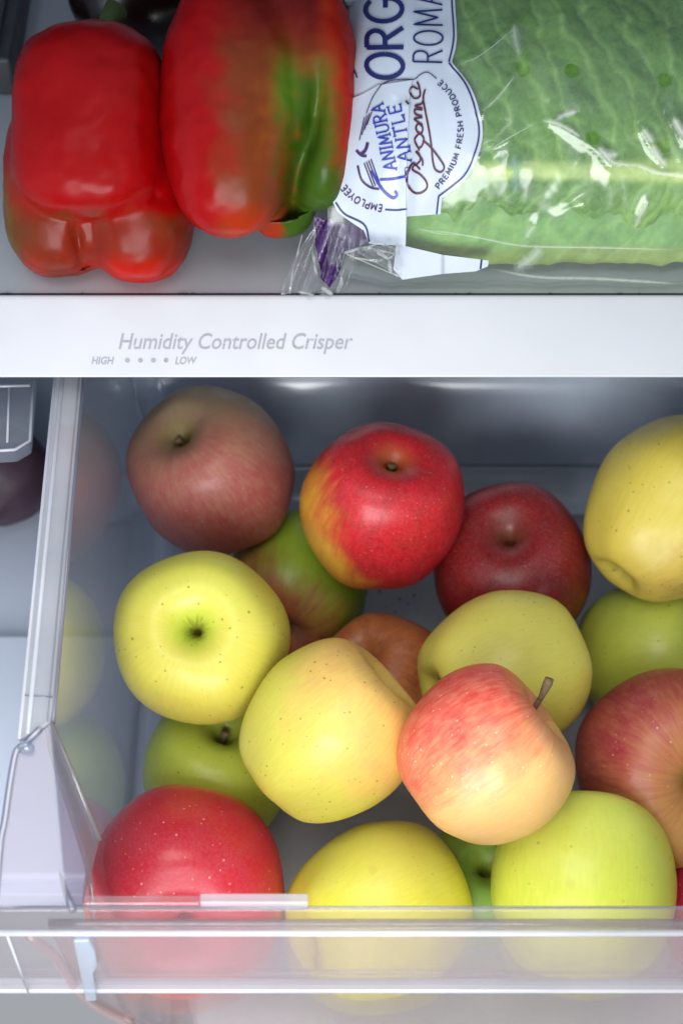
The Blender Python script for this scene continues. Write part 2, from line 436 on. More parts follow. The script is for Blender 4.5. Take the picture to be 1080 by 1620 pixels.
obj('lip_edge', *box(xf0, xf1, lipy-.05, lipy+.55, zb-.30, zb+.02), M_edge, lip, smooth=False, bevel=.1)
obj('lip_edge', *tube([(xf0, lipy+.6, zb+.35), (xf1, lipy+.6, zb+.35)], .10, 8), M_lip, lip)
# raised ridge inside the rim, in two heights
a = Pz(132, 1425, FRZ+.35); b = Pz(316, 1425, FRZ+.35); c_ = Pz(487, 1424, FRZ+.45)
obj('ridge', *box(a.x, b.x, fyt+.06, fyt+.42, FRZ-.3, FRZ+.22), M_lip, dr, smooth=False, bevel=.06)
obj('ridge', *box(b.x, c_.x, fyt+.06, fyt+.46, FRZ-.3, FRZ+.32), m_clear('ridge_clear', tint=(.9, .9, .92), milk=.42, milkcol=(.84, .82, .88), rough=.12, dust=.4), dr, smooth=False, bevel=.06)
# rib and seams behind the lip
rb = Py(120, 1478, lipy+.3).x; rb2 = Py(150, 1478, lipy+.3).x
rv = [(rb, lipy+.25, FRZ-.3), (rb2-.1, lipy+.25, FRZ-.3), (rb2, lipy+.3, FRZ-1.2), (rb2, lipy+.3, FRZ-2.5), (rb2-.25, lipy+.25, FRZ-3.2), (rb2-.35, lipy+.22, zb-.45), (rb-.1, lipy+.22, zb-.5)]
n = len(rv)
obj('rib', rv+[(x, y-.5, z) for x, y, z in rv], [tuple(range(n))[::-1], tuple(range(n, 2*n))]+[(i, (i+1) % n, (i+1) % n+n, i+n) for i in range(n)],
    m_clear('rib_pale', tint=(.8, .85, .9), milk=.38, milkcol=(.66, .76, .86), rough=.1), dr, smooth=False, bevel=.08)
for u in (12,):
    p = Py(u, 1480, lipy-.04)
    obj('seam', *tube([(p.x, lipy-.04, FRZ-.2), (p.x+.12, lipy-.04, zb-.3)], .05, 8), M_edge, dr)

# clear rail tab beside the drawer
tb = Pz(20, 660, -1.0)
tt = thing('slide_rail', 'short clear plastic rail end hanging beside the drawer under the trim', 'rail', (tb.x-1.5, tb.y+1, -1.5))
p0, p1, p2, p3 = Pz(-40, 590, -.6), Pz(55, 590, -.6), Pz(42, 712, -1.0), Pz(-40, 716, -1.0)
obj('rail', *prism([p0+Vector((0, 3, .1)), p1+Vector((0, 3, .1)), p1, p2+Vector((.1, .5, 0)), p2+Vector((-.5, 0, 0)), p3], .9), M_tab, tt, smooth=False, bevel=.15)
obj('rib', *tube([p1+Vector((-.05, 0, .02)), p2+Vector((.1, .5, .02)), p2+Vector((-.5, 0, .02)), p3+Vector((0, 0, .02))], .07, 8), M_edge, tt)
r0, r1 = Pz(15, 610, -.55), Pz(12, 700, -.9)
obj('rib', *tube([r0, r1], .05, 8), M_edge, tt)
r0, r1 = Pz(-40, 612, -.5), Pz(48, 610, -.5)
obj('rib', *tube([r0, r1], .06, 8), M_edge, tt)

# ------------------------------------------------------------------ apples
def catmull(pts, n):
    out = bezier(pts, .03); out = np.array(out); s = np.r_[0, np.cumsum(np.linalg.norm(np.diff(out, axis=0), axis=1))]
    q = np.linspace(0, s[-1], n); return np.c_[np.interp(q, s, out[:, 0]), np.interp(q, s, out[:, 1])]
PROF = [(0.004, .16), (.03, .22), (.06, .42), (.12, .61), (.21, .745), (.34, .83), (.5, .845), (.74, .74), (.91, .48), (.995, .12), (.975, -.24), (.86, -.58), (.69, -.81), (.5, -.915), (.36, -.925), (.24, -.875), (.14, -.80), (.06, -.765), (.004, -.76)]
def apple_mat(name, R, base, blush, bdir, b0, b1, streak=.5, dot='#8a6a2a', dotk=.6, dots=7.5, cav='#8f9a35', russet=.6, blush2=None, green=None, gdir=(0, 0, 1), seed=0, rough=.44, bnoise=.5, bruise=.15):
    t = NT(name)
    c = t.vmath('SCALE', t.co()); c.node.inputs['Scale'].default_value = 1.0/(R*S)
    sp_ = t.n('ShaderNodeSeparateXYZ', {0: c}); x, y, z = sp_.outputs
    rad = t.math('SQRT', t.math('ADD', t.math('MULTIPLY', x, x), t.math('MULTIPLY', y, y)))
    cs = t.vmath('ADD', c, (seed*3.1, seed*1.7, seed*.9))
    # longitudinal streaks
    ang = t.n('ShaderNodeCombineXYZ', {0: t.math('DIVIDE', x, t.math('ADD', rad, .03)), 1: t.math('DIVIDE', y, t.math('ADD', rad, .03)), 2: t.math('MULTIPLY_ADD', z, .22, seed*2.3)})
    st = t.noise(ang.outputs[0], 9.0, 5, .65)
    st2 = t.noise(ang.outputs[0], 24.0, 3, .6)
    big = t.noise(cs, 1.6, 3); mid = t.noise(cs, 5.0, 4, .6); fine = t.noise(cs, 38.0, 3, .6)
    ctrl = t.math('ADD', t.vmath('DOT_PRODUCT', c, tuple(bdir)), t.math('MULTIPLY', t.math('SUBTRACT', big, .5), bnoise*2))
    ctrl = t.math('ADD', ctrl, t.math('MULTIPLY', t.math('SUBTRACT', st, .5), streak*1.6))
    ctrl = t.math('ADD', ctrl, t.math('MULTIPLY', t.math('SUBTRACT', fine, .5), .35))
    f = t.ramp(ctrl, b0, b1)
    bcol = tuple(lin(base)[:3])
    basec = t.mix(t.ramp(mid, .3, .75), base, tuple(v*k for v, k in zip(bcol, (.90, .93, .80))))
    if green:
        gf = t.ramp(t.math('ADD', t.vmath('DOT_PRODUCT', c, tuple(gdir)), t.math('SUBTRACT', mid, .5)), .0, .8)
        basec = t.mix(gf, basec, green)
    bl = blush
    b2 = blush2 or tuple(v*.95 for v in lin(blush)[:3]) if (b0, b1) == (0.0, 1.0) else blush2 or tuple(v*k for v, k in zip(lin(blush)[:3], (.62, .5, .55)))
    blc = t.mix(t.ramp(t.math('ADD', t.math('MULTIPLY', st2, .55), t.math('MULTIPLY', mid, .45)), .36, .66), bl, b2)
    col = t.mix(f, basec, blc)
    # fine mottle
    col = t.mix(t.ramp(fine, .35, .7, 0, .11), col, t.mix(.5, col, '#e8c890'))
    vr = t.ramp(t.math('ADD', t.math('MULTIPLY', st2, .5), t.math('MULTIPLY', mid, .5)), .32, .68)
    col = t.mix(1.0, col, t.mix(vr, (.90, .89, .86), (1.0, 1.0, 1.0)), 'MULTIPLY')
    # lenticels
    vo = t.n('ShaderNodeTexVoronoi', {'Vector': cs, 'Scale': dots*1.45})
    vc = t.n('ShaderNodeSeparateColor', {0: vo.outputs['Color']}).outputs
    sz = t.math('MULTIPLY_ADD', vc[0], .15, .08)
    dk = t.math('MULTIPLY', t.ramp(t.math('DIVIDE', vo.outputs['Distance'], sz), .55, 1.05, 1, 0), t.math('MULTIPLY', t.ramp(vc[1], .35, .75), dotk))
    col = t.mix(dk, col, dot)
    # bruises
    vb = t.n('ShaderNodeTexVoronoi', {'Vector': cs, 'Scale': 1.3})
    br_ = t.ramp(t.math('ADD', vb.outputs['Distance'], t.math('MULTIPLY', mid, .06)), .07, .13, .55, 0)
    col = t.mix(t.math('MULTIPLY', br_, bruise), col, '#6a4526')
    # stem cavity: greenish, then radiating russet
    cv = t.math('MULTIPLY', t.ramp(rad, .38, .10), t.math('GREATER_THAN', z, 0.0))
    col = t.mix(t.math('MULTIPLY', cv, .6), col, cav)
    rs = t.math('MULTIPLY', t.ramp(t.math('ADD', rad, t.math('MULTIPLY', st, .55)), .46, .22), t.math('GREATER_THAN', z, 0.0))
    col = t.mix(t.math('MULTIPLY', rs, russet), col, '#5a4522')
    cx = t.math('MULTIPLY', t.ramp(t.math('ADD', rad, t.math('MULTIPLY', st, .18)), .30, .14), t.math('LESS_THAN', z, 0.0))
    col = t.mix(t.math('MULTIPLY', cx, .7), col, '#4a3a20')
    ro = t.ramp(mid, .3, .75, rough*.85, rough*1.25)
    b = t.pbsdf(Base_Color=col, Roughness=ro, Specular_IOR_Level=.36, Subsurface_Weight=.12, Subsurface_Scale=.006, Coat_Weight=.14, Coat_Roughness=.22)
    b.inputs['Subsurface Radius'].default_value = (1, .5, .2)
    bp = t.n('ShaderNodeBump', {'Strength': .10, 'Distance': .0006, 'Height': t.math('ADD', fine, t.math('MULTIPLY', mid, 2.0))})
    t.L.new(bp.outputs[0], b.inputs['Normal'])
    return t.out(b.outputs[0])
def m_stem():
    t = NT('stem_brown'); n = t.noise(t.co(), 600, 3)
    b = t.pbsdf(Base_Color=t.mix(n, '#3a2c18', '#8a7350'), Roughness=.8); return t.out(b.outputs[0])
M_stem = m_stem(); M_calyx = m_plain('calyx_brown', '#3a2a18', .9)
def apple(label, u, v, rpx, pos, axis, h=.92, conic=.0, stem=.0, stem_dir=(0, 0), stem_cam=None, cavity=.85, skew=.05, bdir=(0, 0, 1), seed=1, spin=0, squash=(1, 1), **mk):
    pos = CAM+(Vector(pos)-CAM)*1.09; R = rpx*(pos-CAM).dot(FW)/FPX
    ax = cam2w(axis).normalized()
    rot = Vector((0, 0, 1)).rotation_difference(ax).to_matrix() @ Matrix.Rotation(spin, 3, 'Z')
    bl = rot.transposed() @ cam2w(bdir).normalized()
    if 'gdir' in mk: mk['gdir'] = rot.transposed() @ cam2w(mk['gdir']).normalized()
    mat = apple_mat('apple_skin', R, bdir=bl, seed=seed, **mk)
    NP, NL = 58, 72; pr = catmull(PROF, NP); rnd = random.Random(seed*13+5)
    ph = [rnd.uniform(0, 6.28) for _ in range(4)]; vs = []; fs = []
    for i in range(NP):
        r, z = pr[i]
        if z > 0 and r < .45: z = .835+(z-.835)*(cavity+(1-cavity)*(r/.45)**2)
        z *= h/.92
        for j in range(NL):
            th = 2*math.pi*j/NL
            k = 1+skew*.6*math.cos(th-ph[0])*(.4+.6*abs(z))+skew*.45*math.cos(2*th-ph[1])+.013*math.cos(5*th-ph[2])+(.03*math.cos(5*th-ph[2]) if z < -.35 else 0)*min(1, max(0, (-z-.35)/.4))
            k *= 1-conic*max(0, -z+.15)**1.3
            zz = z*(1+skew*.9*math.cos(th-ph[3])*r)+conic*-.12*max(0, -z)
            p_ = Vector((r*k*math.cos(th), r*k*math.sin(th), zz))
            p_ *= 1+.022*mn.noise(p_*1.5+Vector((seed, 0, 0)))
            vs.append(p_)
    cz = sum(max(q.z for q in vs)+min(q.z for q in vs) for _ in (0,))/2
    vs = [(q-Vector((0, 0, cz)))*R for q in vs]
    for i in range(NP-1):
        for j in range(NL):
            a = i*NL+j; b = i*NL+(j+1) % NL; fs.append((a, a+NL, b+NL, b))
    t = thing('apple', label, 'apple', pos, 'apples in the crisper drawer')
    t.rotation_euler = rot.to_euler()
    o = bpy.data.objects.new('fruit', mesh('fruit', [q*S for q in vs], fs)); C.objects.link(o); o.parent = t; o.data.materials.append(mat)
    zc = vs[0].z
    if stem:
        sd = Vector((stem_dir[0], stem_dir[1], 0))
        if stem_cam: sd = rot.transposed() @ cam2w(stem_cam)
        pts = [Vector((0, 0, zc-.1))+sd*(k*k)*stem+Vector((0, 0, stem*k)) for k in (0, .25, .5, .75, .93, 1)]
        sv, sf = tube(pts, [.13, .12, .115, .13, .21, .19], 9)
        so = bpy.data.objects.new('stem', mesh('stem', [q*S for q in sv], sf)); C.objects.link(so); so.parent = t; so.data.materials.append(M_stem)
    zb_ = vs[-1].z; cl = []
    for k in range(5):
        a = k*1.2566+.4; d = Vector((math.cos(a), math.sin(a), 0))
        cl.append(tube([Vector((0, 0, zb_+.05))+d*.05, Vector((0, 0, zb_-.18))+d*.16, Vector((0, 0, zb_-.30))+d*.08], [.06, .07, .015], 5))
    cv, cf = join(*cl)
    co_ = bpy.data.objects.new('calyx', mesh('calyx', [q*S for q in cv], cf)); C.objects.link(co_); co_.parent = t; co_.data.materials.append(M_calyx)
    return t
YEL = dict(dot='#6f6a22', dotk=.75)
apple('dull brownish red apple in the back corner of the drawer', 335, 752, 129, (-5.88, 5.01, -3.71), (-.42, .56, .70), stem=1.0, stem_dir=(-.3, .1), cavity=.5, seed=1, h=.92,
      base='#a48c70', blush='#a24a4c', bdir=(.1, -.7, .1), b0=-1.1, b1=.35, streak=.35, blush2='#a06454', dot='#c9a080', dotk=.35, dots=11, cav='#77793a', russet=.7, rough=.5)
apple('glossy bright red apple with yellow flank at the back', 602, 803, 126, (1.73, 2.33, -2.66), (.16, .66, .73), stem=.9, cavity=.5, seed=2, h=.96, skew=.06,
      base='#d8a02c', blush='#c4102a', bdir=(.85, .35, .1), b0=-1.02, b1=-.3, streak=.45, dot='#e0a070', dotk=.45, dots=12, cav='#a8602c', russet=.85)
apple('deep crimson apple behind the yellow one, with a small dark bruise', 810, 902, 128, (7.73, 1.56, -6.27), (-.12, .55, .82), cavity=.55, seed=3, h=.9,
      bruise=.7, base='#a02c24', blush='#86081e', bdir=(.3, .3, .3), b0=-1.5, b1=-.5, streak=.4, dot='#c07868', dotk=.4, dots=11, cav='#6a3a2c', russet=.5, rough=.42)
apple('yellow conical apple highest beside the back wall, speckled brown', 1062, 812, 140, (14.53, 2.13, -2.81), (.62, .66, -.25), seed=4, conic=.18, h=1.0,
      base='#d0bd50', blush='#ccb055', bdir=(.3, -.6, .3), b0=.2, b1=1.3, streak=.2, dots=8, **YEL)
apple('green apple with a reddish underside wedged behind the yellow ones', 470, 930, 112, (-2.06, 2.39, -8.8), (.2, .6, -.7), seed=5, h=.95,
      base='#8fae2c', blush='#a4583a', bdir=(-.6, -.7, .1), b0=-.45, b1=.5, streak=.5, dots=10, dot='#5f6a22', dotk=.3)
apple('yellow green apple seen from above with open stem hollow', 320, 1010, 138, (-5.82, -4.54, -2.78), (-.05, .20, .97), seed=6, h=.9, skew=.03,
      base='#d0c652', blush='#cac94e', bdir=(0, .6, 0), b0=.0, b1=1.0, streak=.06, cav='#9fbe34', russet=.75, dots=7.5, **YEL)
apple('brownish orange apple low in the gap between yellow apples', 606, 1082, 108, (1.88, -2.78, -9.02), (.3, -.5, -.7), seed=7,
      base='#cf9c50', blush='#bc703e', bdir=(.0, .5, .2), b0=-1.2, b1=.4, streak=.6, dots=10, dot='#d8b080', dotk=.3, rough=.45)
apple('pale yellow lopsided apple behind the pink striped apple', 797, 1060, 127, (6.82, -5.14, -4.37), (.82, .22, -.35), seed=8, conic=.12, skew=.03, h=.98,
      base='#d6cd5c', blush='#d2c85e', bdir=(0, .6, 0), b0=.0, b1=1.0, streak=.06, dots=8, **YEL)
apple('golden yellow apple with an orange cheek in the middle', 519, 1160, 136, (-.51, -9.17, -2.77), (.66, .62, .10), seed=9, conic=.10, h=.98, skew=.03,
      base='#d3cc56', blush='#e4b766', bdir=(.75, .4, .3), b0=-.25, b1=.75, streak=.25, blush2='#e2bd60', cav='#a8a030', dots=8.5, **YEL)
apple('pink and cream striped apple on top with upright woody stem', 765, 1198, 139, (5.51, -11.51, -.7), (.74, .60, .14), seed=10, h=.88, stem=3.55, stem_cam=(-.22, .16, 0), conic=.05,
      base='#e9bb78', blush='#de4a44', bdir=(-.45, .8, .1), b0=-.55, b1=.75, streak=.6, blush2='#e47a60', dot='#f4dcb8', dotk=.55, dots=10.5, rough=.42)
apple('yellow green apple beneath the highest yellow one', 1032, 1040, 118, (14.12, -1.44, -8.89), (.75, .2, .6), seed=11, h=.93,
      base='#b2bb46', blush='#a9b548', bdir=(0, .6, 0), b0=.0, b1=1.0, streak=.06, dots=8, **YEL)
apple('large russet red apple turned with its hollow to the viewer, cut by the picture edge', 1062, 1215, 154, (13.92, -8.51, -6.65), (.17, -.06, .97), seed=12, h=.9,
      base='#b98a48', blush='#9c2c3c', bdir=(-.55, .5, -.3), b0=-.75, b1=.55, streak=.75, blush2='#a05040', dot='#d9b090', dotk=.5, dots=11, cav='#a08038', russet=.7, rough=.45)
apple('green apple lying under the one with the open stem hollow', 340, 1222, 119, (-5.45, -7.34, -9.03), (.18, .72, .62), seed=13, h=.92, stem=1.9,
      base='#aab63c', blush='#a0b040', bdir=(0, .6, 0), b0=.0, b1=1.0, streak=.06, dots=8, **YEL)
apple('rosy red apple with white specks at the front corner', 294, 1408, 163, (-6.34, -13.62, -7.74), (.05, -.34, .94), seed=14, h=.82,
      base='#dd9a50', blush='#cf1f38', bdir=(.5, .6, .1), b0=-1.0, b1=-.35, streak=.45, blush2='#c23042', dot='#f2d8c0', dotk=.45, dots=11, cav='#c0304a', russet=.1, rough=.33)
apple('bright yellow apple with pointed shoulder at the front rim', 597, 1440, 139, (1.47, -14.39, -7.99), (.78, .25, -.40), seed=15, conic=.10, h=.98,
      base='#e4e044', blush='#e6e468', bdir=(0, .6, 0), b0=.0, b1=1.0, streak=.06, dots=8, dot='#8a8a2a', dotk=.25, rough=.33)
apple('pale lime apple at the front rim below the pink one', 921, 1402, 146, (9.72, -14.05, -6.53), (.1, .9, -.42), seed=16, h=.97, skew=.02,
      base='#d9e654', blush='#dce664', bdir=(0, .6, 0), b0=.0, b1=1.0, streak=.06, dots=6, dot='#6f7a2a', dotk=.35, rough=.32)
apple('small green apple deep between the two front yellow ones', 757, 1420, 95, (5.78, -12.2, -10.2), (.1, .5, .8), seed=17,
      base='#86b048', blush='#94b848', bdir=(0, .6, 0), b0=.0, b1=1.0, streak=.06, dots=8, dot='#3f6a32', dotk=.5)
apple('magenta red apple barely showing in the front corner by the rim', 1150, 1445, 110, (16.01, -13.91, -9.27), (.1, .5, .8), seed=18,
      base='#c83050', blush='#b8123c', bdir=(0, .6, 0), b0=-1.4, b1=-.5, streak=.3, dots=10, dot='#e8b0b0', dotk=.4)

# crumbs on the drawer floor
cr = []
rn = random.Random(3)
for u, v, k in ((981, 897, .16), (985, 905, .1), (568, 968, .3), (574, 978, .2), (600, 935, .12), (632, 948, .12), (645, 955, .1), (625, 968, .09), (655, 942, .11), (610, 960, .08), (660, 965, .08)):
    k *= .7; p = Pz(u, v, FLZ+.2); a = rn.uniform(0, 3)
    cr.append(tube([p+Vector((-k*math.cos(a), -k*math.sin(a), 0)), p+Vector((0, 0, k*.5)), p+Vector((k*math.cos(a), k*math.sin(a), 0))], [k*.3, k*.6, k*.2], 5))
stuff(obj('crumbs', *join(*cr), M_grime))

# ------------------------------------------------------------------ red onion beyond the drawer wall
po = Pz(-4, 752, -17.3)
on = thing('onion', 'dim purple onion lying outside the drawer under the rail end', 'onion', po)
def onfn(u, v):
    a = math.pi*u; th = 2*math.pi*v; r = 3.1*math.sin(a)**.9*(1+.015*math.cos(9*th)); z = 2.9*math.cos(a)+(1.2*math.exp(-(a/.25)**2))-(.5*math.exp(-((math.pi-a)/.2)**2))
    return po+Vector((r*math.cos(th), z*.9, r*math.sin(th)*.95))
obj('bulb', *grid(onfn, 40, 48, True), m_plain('onion_purple', '#46303f', .5, var=.3, scale=60), on)
obj('root', *tube([po+Vector((0, -2.9, 0)), po+Vector((0.1, -3.3, -.1))], [.5, .2], 8), M_stem, on)

# ------------------------------------------------------------------ bell peppers
def m_vcol(name, rough=.25, sss=.0, coat=.3, bump=.05, scale=300, spec=.5):
    t = NT(name); a = t.n('ShaderNodeVertexColor', layer_name='albedo').outputs[0]; c = t.co()
    f = t.noise(c, scale, 3)
    col = t.mix(t.ramp(f, .3, .75, 0, .25), a, t.mix(1.0, a, (.72, .72, .66), 'MULTIPLY'))
    b = t.pbsdf(Base_Color=col, Roughness=t.ramp(t.noise(c, 60, 3), .3, .7, rough*.8, rough*1.25), Coat_Weight=coat, Coat_Roughness=.18, Subsurface_Weight=sss, Subsurface_Scale=.004)
    b.inputs['Specular IOR Level'].default_value = spec
    bp = t.n('ShaderNodeBump', {'Strength': bump, 'Distance': .001, 'Height': t.math('ADD', f, t.math('MULTIPLY', t.noise(c, 70, 3), 2.5))}); t.L.new(bp.outputs[0], b.inputs['Normal'])
    return t.out(b.outputs[0])
def set_cols(me, cols):
    at = me.color_attributes.new('albedo', 'FLOAT_COLOR', 'POINT')
    at.data.foreach_set('color', np.array(cols, dtype=np.float32).ravel())
def ss(a, b, x): t = np.clip((x-a)/(b-a), 0, 1); return t*t*(3-2*t)
def lmix(a, b, f): f = np.asarray(f)[:, None]; return a*(1-f)+b*f
LC = lambda h: np.array(lin(h)[:3])
def snoise(P, s, o=0): return np.array([mn.fractal(Vector(p)*s+Vector((o, o*2, 0)), 1.0, 2.0, 3) for p in P])
M_pepper = m_vcol('pepper_skin', .34, .02, .05, spec=.12)
M_pstem = m_plain('pepper_stem_green', '#4a5a26', .6)
def pepper(label, cu_, cv_, pos_z, lobes, k, colour, stem_at, stem_dir, creases=()):
    base = Pz(cu_, cv_, pos_z); dep = (base-CAM).dot(FW); px = dep/FPX
    NU, NV = 110, 150
    th = np.linspace(.0001, math.pi-.0001, NU); ph = np.linspace(0, 2*math.pi, NV, endpoint=False)
    T, P = np.meshgrid(th, ph, indexing='ij')
    D = np.stack([np.sin(T)*np.cos(P), np.cos(T), np.sin(T)*np.sin(P)], -1).reshape(-1, 3)   # poles along image up
    def field(X):
        g = []
        for cx, cyy, cz, a, b, c, e, lx in lobes:
            q = np.abs((X-np.array((cx, cyy, cz)))/np.array((a, b, c)))
            g.append(((q[:, 0]**lx+q[:, 2]**lx)**(e/lx)+q[:, 1]**e)**(1/e)-1)
        g = np.array(g); return -np.log(np.exp(-k*g).sum(0))/k
    tmax = 330.0; ts = np.linspace(tmax, 0, 100); res = np.zeros(len(D)); done = np.zeros(len(D), bool); prev = None
    for i, t_ in enumerate(ts):
        g = field(D*t_)
        if prev is not None:
            hit = (~done) & (g < 0)
            f = prev/(prev-g+1e-9); res[hit] = (ts[i-1]+(t_-ts[i-1])*f)[hit]; done |= hit
        prev = g
    X = D*res[:, None]
    nz = snoise(X, .012, cu_*.01); X = X*(1+.022*nz+.006*snoise(X, .035, cu_*.02+4))[:, None]
    for path, dep_, sig in creases:
        cp = np.array(bezier(path, 3)); kk = np.minimum(1, np.linspace(0, 3, len(cp)))
        dd = np.sqrt((X[:, 0, None]+cu_-cp[None, :, 0])**2+(cv_-X[:, 1, None]-cp[None, :, 1])**2)
        j = dd.argmin(1); dd = dd.min(1)
        X[:, 2] -= np.where(X[:, 2] > -10, 1, 0)*dep_*kk[j]*(np.exp(-(dd/sig)**2)+.6*np.exp(-(dd/(sig*2.6))**2))
    W = [base+cam2w(x)*px for x in X]
    t = thing('bell_pepper', label, 'bell pepper', (base.x, base.y, SHZ))
    fs = []
    for i in range(NU-1):
        for j in range(NV):
            a = i*NV+j; b = i*NV+(j+1) % NV; fs.append((a, b, b+NV, a+NV))
    o = obj('fruit', W, fs, M_pepper, t)
    cols = colour(X[:, 0]+cu_, cv_-X[:, 1], X)
    set_cols(o.data, np.c_[cols, np.ones(len(cols))])
    s0 = base+cam2w(stem_at)*px; sd = cam2w(stem_dir)
    obj('stem', *tube([s0-sd*.4, s0+sd*.3, s0+sd*1.2, s0+sd*2.2+Vector((.3, 0, .1)), s0+sd*2.8+Vector((.6, 0, .1))], [1.2, .7, .42, .42, .55], 12), M_pstem, t)
    return t, W
RED, DRED, BRN, OLV, GRN, DGR = LC('#8c0205'), LC('#7c0a08'), LC('#7d3316'), LC('#66561a'), LC('#34500f'), LC('#2f4a10')
def col1(u, v, X):
    n = snoise(X, .022, 3); n2 = snoise(X, .06, 7)
    c = np.tile(RED, (len(u), 1))
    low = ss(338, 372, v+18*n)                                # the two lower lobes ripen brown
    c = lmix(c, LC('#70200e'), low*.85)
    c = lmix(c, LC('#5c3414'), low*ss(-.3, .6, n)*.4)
    tip = ss(395, 440, v+14*n)*ss(105, 160, u)+ss(380, 430, v)*ss(90, 40, u)*.8
    c = lmix(c, LC('#a8140c'), np.clip(tip, 0, 1)*.9)
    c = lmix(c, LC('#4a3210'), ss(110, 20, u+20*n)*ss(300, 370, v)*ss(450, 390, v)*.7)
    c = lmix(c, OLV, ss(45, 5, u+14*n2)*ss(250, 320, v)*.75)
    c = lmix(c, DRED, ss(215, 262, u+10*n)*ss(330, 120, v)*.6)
    return c
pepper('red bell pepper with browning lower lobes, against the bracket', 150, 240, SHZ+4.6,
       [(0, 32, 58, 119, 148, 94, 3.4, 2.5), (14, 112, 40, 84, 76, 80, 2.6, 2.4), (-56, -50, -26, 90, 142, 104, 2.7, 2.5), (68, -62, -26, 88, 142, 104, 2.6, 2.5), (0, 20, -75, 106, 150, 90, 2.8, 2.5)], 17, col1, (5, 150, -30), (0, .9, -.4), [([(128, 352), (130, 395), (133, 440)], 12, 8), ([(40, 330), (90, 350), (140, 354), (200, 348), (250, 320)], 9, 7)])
def col2(u, v, X):
    n = snoise(X, .02, 5); n2 = snoise(X, .05, 9)
    c = np.tile(LC('#8e0508'), (len(u), 1))
    c = lmix(c, LC('#6e3214'), ss(330, 395, u+30*n)*ss(20, 130, v+20*n2)*.95)
    c = lmix(c, LC('#46100a'), ss(325, 410, u+24*n)*ss(140, 20, v+20*n2)*.85)
    c = lmix(c, LC('#8a4a18'), ss(400, 450, u+18*n2)*ss(90, 160, v)*ss(330, 220, v)*.7)
    c = lmix(c, LC('#a0260c'), ss(330, 372, v+10*n2)*ss(330, 380, u)*.8)
    g = ss(432, 478, u+22*n2)*ss(85, 165, v+24*n)
    c = lmix(c, GRN, g)
    c = lmix(c, DGR, ss(.1, .6, n)*g*.5)
    c = lmix(c, LC('#557c1c'), np.exp(-((u-455)/17)**2-((v-165)/48)**2)*.9)
    c = lmix(c, LC('#50701e'), np.exp(-((u-512)/14)**2-((v-190)/50)**2)*.7)  # highlight on the right lobe, painted as a lighter green patch
    c = lmix(c, LC('#84451a'), ss(500, 532, u+10*n2)*ss(330, 150, v)*.75)
    c = lmix(c, LC('#b0140c'), ss(522, 552, u+8*n2)*ss(330, 230, v)*.95)
    c = lmix(c, LC('#a01a0c'), ss(490, 530, u)*ss(130, 60, v+20*n)*.9)
    c = lmix(c, LC('#33500f'), ss(335, 350, v)*ss(440, 456, u+6*n2))
    return c
pepper('larger red pepper turning green along its deep crease, beside the bag', 410, 180, SHZ+6.2,
       [(-42, 2, 48, 110, 206, 100, 2.25, 2.3), (94, 22, 16, 62, 174, 92, 2.4, 2.2), (32, -25, -55, 72, 164, 75, 2.5, 2.3), (-66, 20, -40, 84, 176, 88, 2.4, 2.3), (16, 140, 10, 100, 96, 95, 2.4, 2.3)], 15, col2, (0, 190, -30), (0, .8, -.5), [([(500, 110), (503, 170), (492, 230), (472, 280), (462, 330), (458, 380)], 30, 11)])
# the dark vegetable behind the two peppers
pd = Pz(225, -25, SHZ+3.4)
dv = thing('dark_vegetable', 'almost black glossy vegetable lying behind the two red peppers', 'vegetable', (pd.x, pd.y, SHZ))
def dkfn(u, v):
    a = math.pi*u; th = 2*math.pi*v
    return pd+Vector((3.6*math.cos(a)*1.0, 3.3*math.sin(a)**.8*math.cos(th), 3.2*math.sin(a)**.8*math.sin(th)))
obj('body', *grid(dkfn, 30, 40, True), m_plain('dark_skin', '#20100f', .25, coat=.3), dv)
obj('stem', *tube([pd+Vector((3.4, 0, 0)), pd+Vector((4.4, .3, .2))], [.5, .4], 8), M_pstem, dv)

# ------------------------------------------------------------------ romaine heart in its bag
BPROF = [(13.5, 3.46), (10.6, 3.5), (9.75, 3.62), (9.5, 4.5), (9.6, 6.0), (10.0, 8.4), (11.0, 10.4), (12.6, 12.0), (15.2, 13.3), (18.5, 13.9), (22, 12.8), (24.5, 10), (25, 6.5), (23.5, 3.8)]
BP = np.array(bezier(BPROF, .15)); BS = np.r_[0, np.cumsum(np.linalg.norm(np.diff(BP, axis=0), axis=1))]; BS /= BS[-1]
def body(x, t, k=1.0, left=-1.6):
    """cross-section parameter t: 0 = under the front edge, then up the front and over the top to the back"""
    y = float(np.interp(t, BS, BP[:, 0])); z = float(np.interp(t, BS, BP[:, 1]))
    sx = max(0.0, min(1.0, (x-left)/4.2)); sx = sx*sx*(3-2*sx); q = k*(.62+.38*sx)
    yy = 15.8+(y-15.8)*q-(1-(.62+.38*sx))*5.0; zz = max(SHZ+.05, 7.4+(z-7.4)*q-(1-(.62+.38*sx))*3.0)
    return Vector((x, yy, zz))
def fold(x, t): return 0
BX0, BX1 = -.6, 26.0
CREASES = [[(757, 245), (815, 212), (855, 190), (880, 195), (918, 218), (945, 236), (968, 258), (1010, 265), (1090, 279)], [(722, 103), (760, 87), (822, 38)], [(762, 178), (790, 150), (815, 118), (832, 98)],
           [(1016, 203), (1032, 232), (1052, 262)], [(1064, 184), (1084, 222)], [(1002, 362), (1025, 318)], [(640, 170), (643, 250), (638, 388)], [(880, 340), (925, 320)], [(830, 378), (848, 350)]]
base_vf = grid(lambda u, v: body(BX0+(BX1-BX0)*u, v), 90, 70)
BASE = bvh(base_vf)
cre3 = []
for c in CREASES:
    cre3 += [Vector(p) for p in cling(bezier([(a, b) for a, b in c], 5), BASE, 0)]
CR = np.array([tuple(p) for p in cre3])
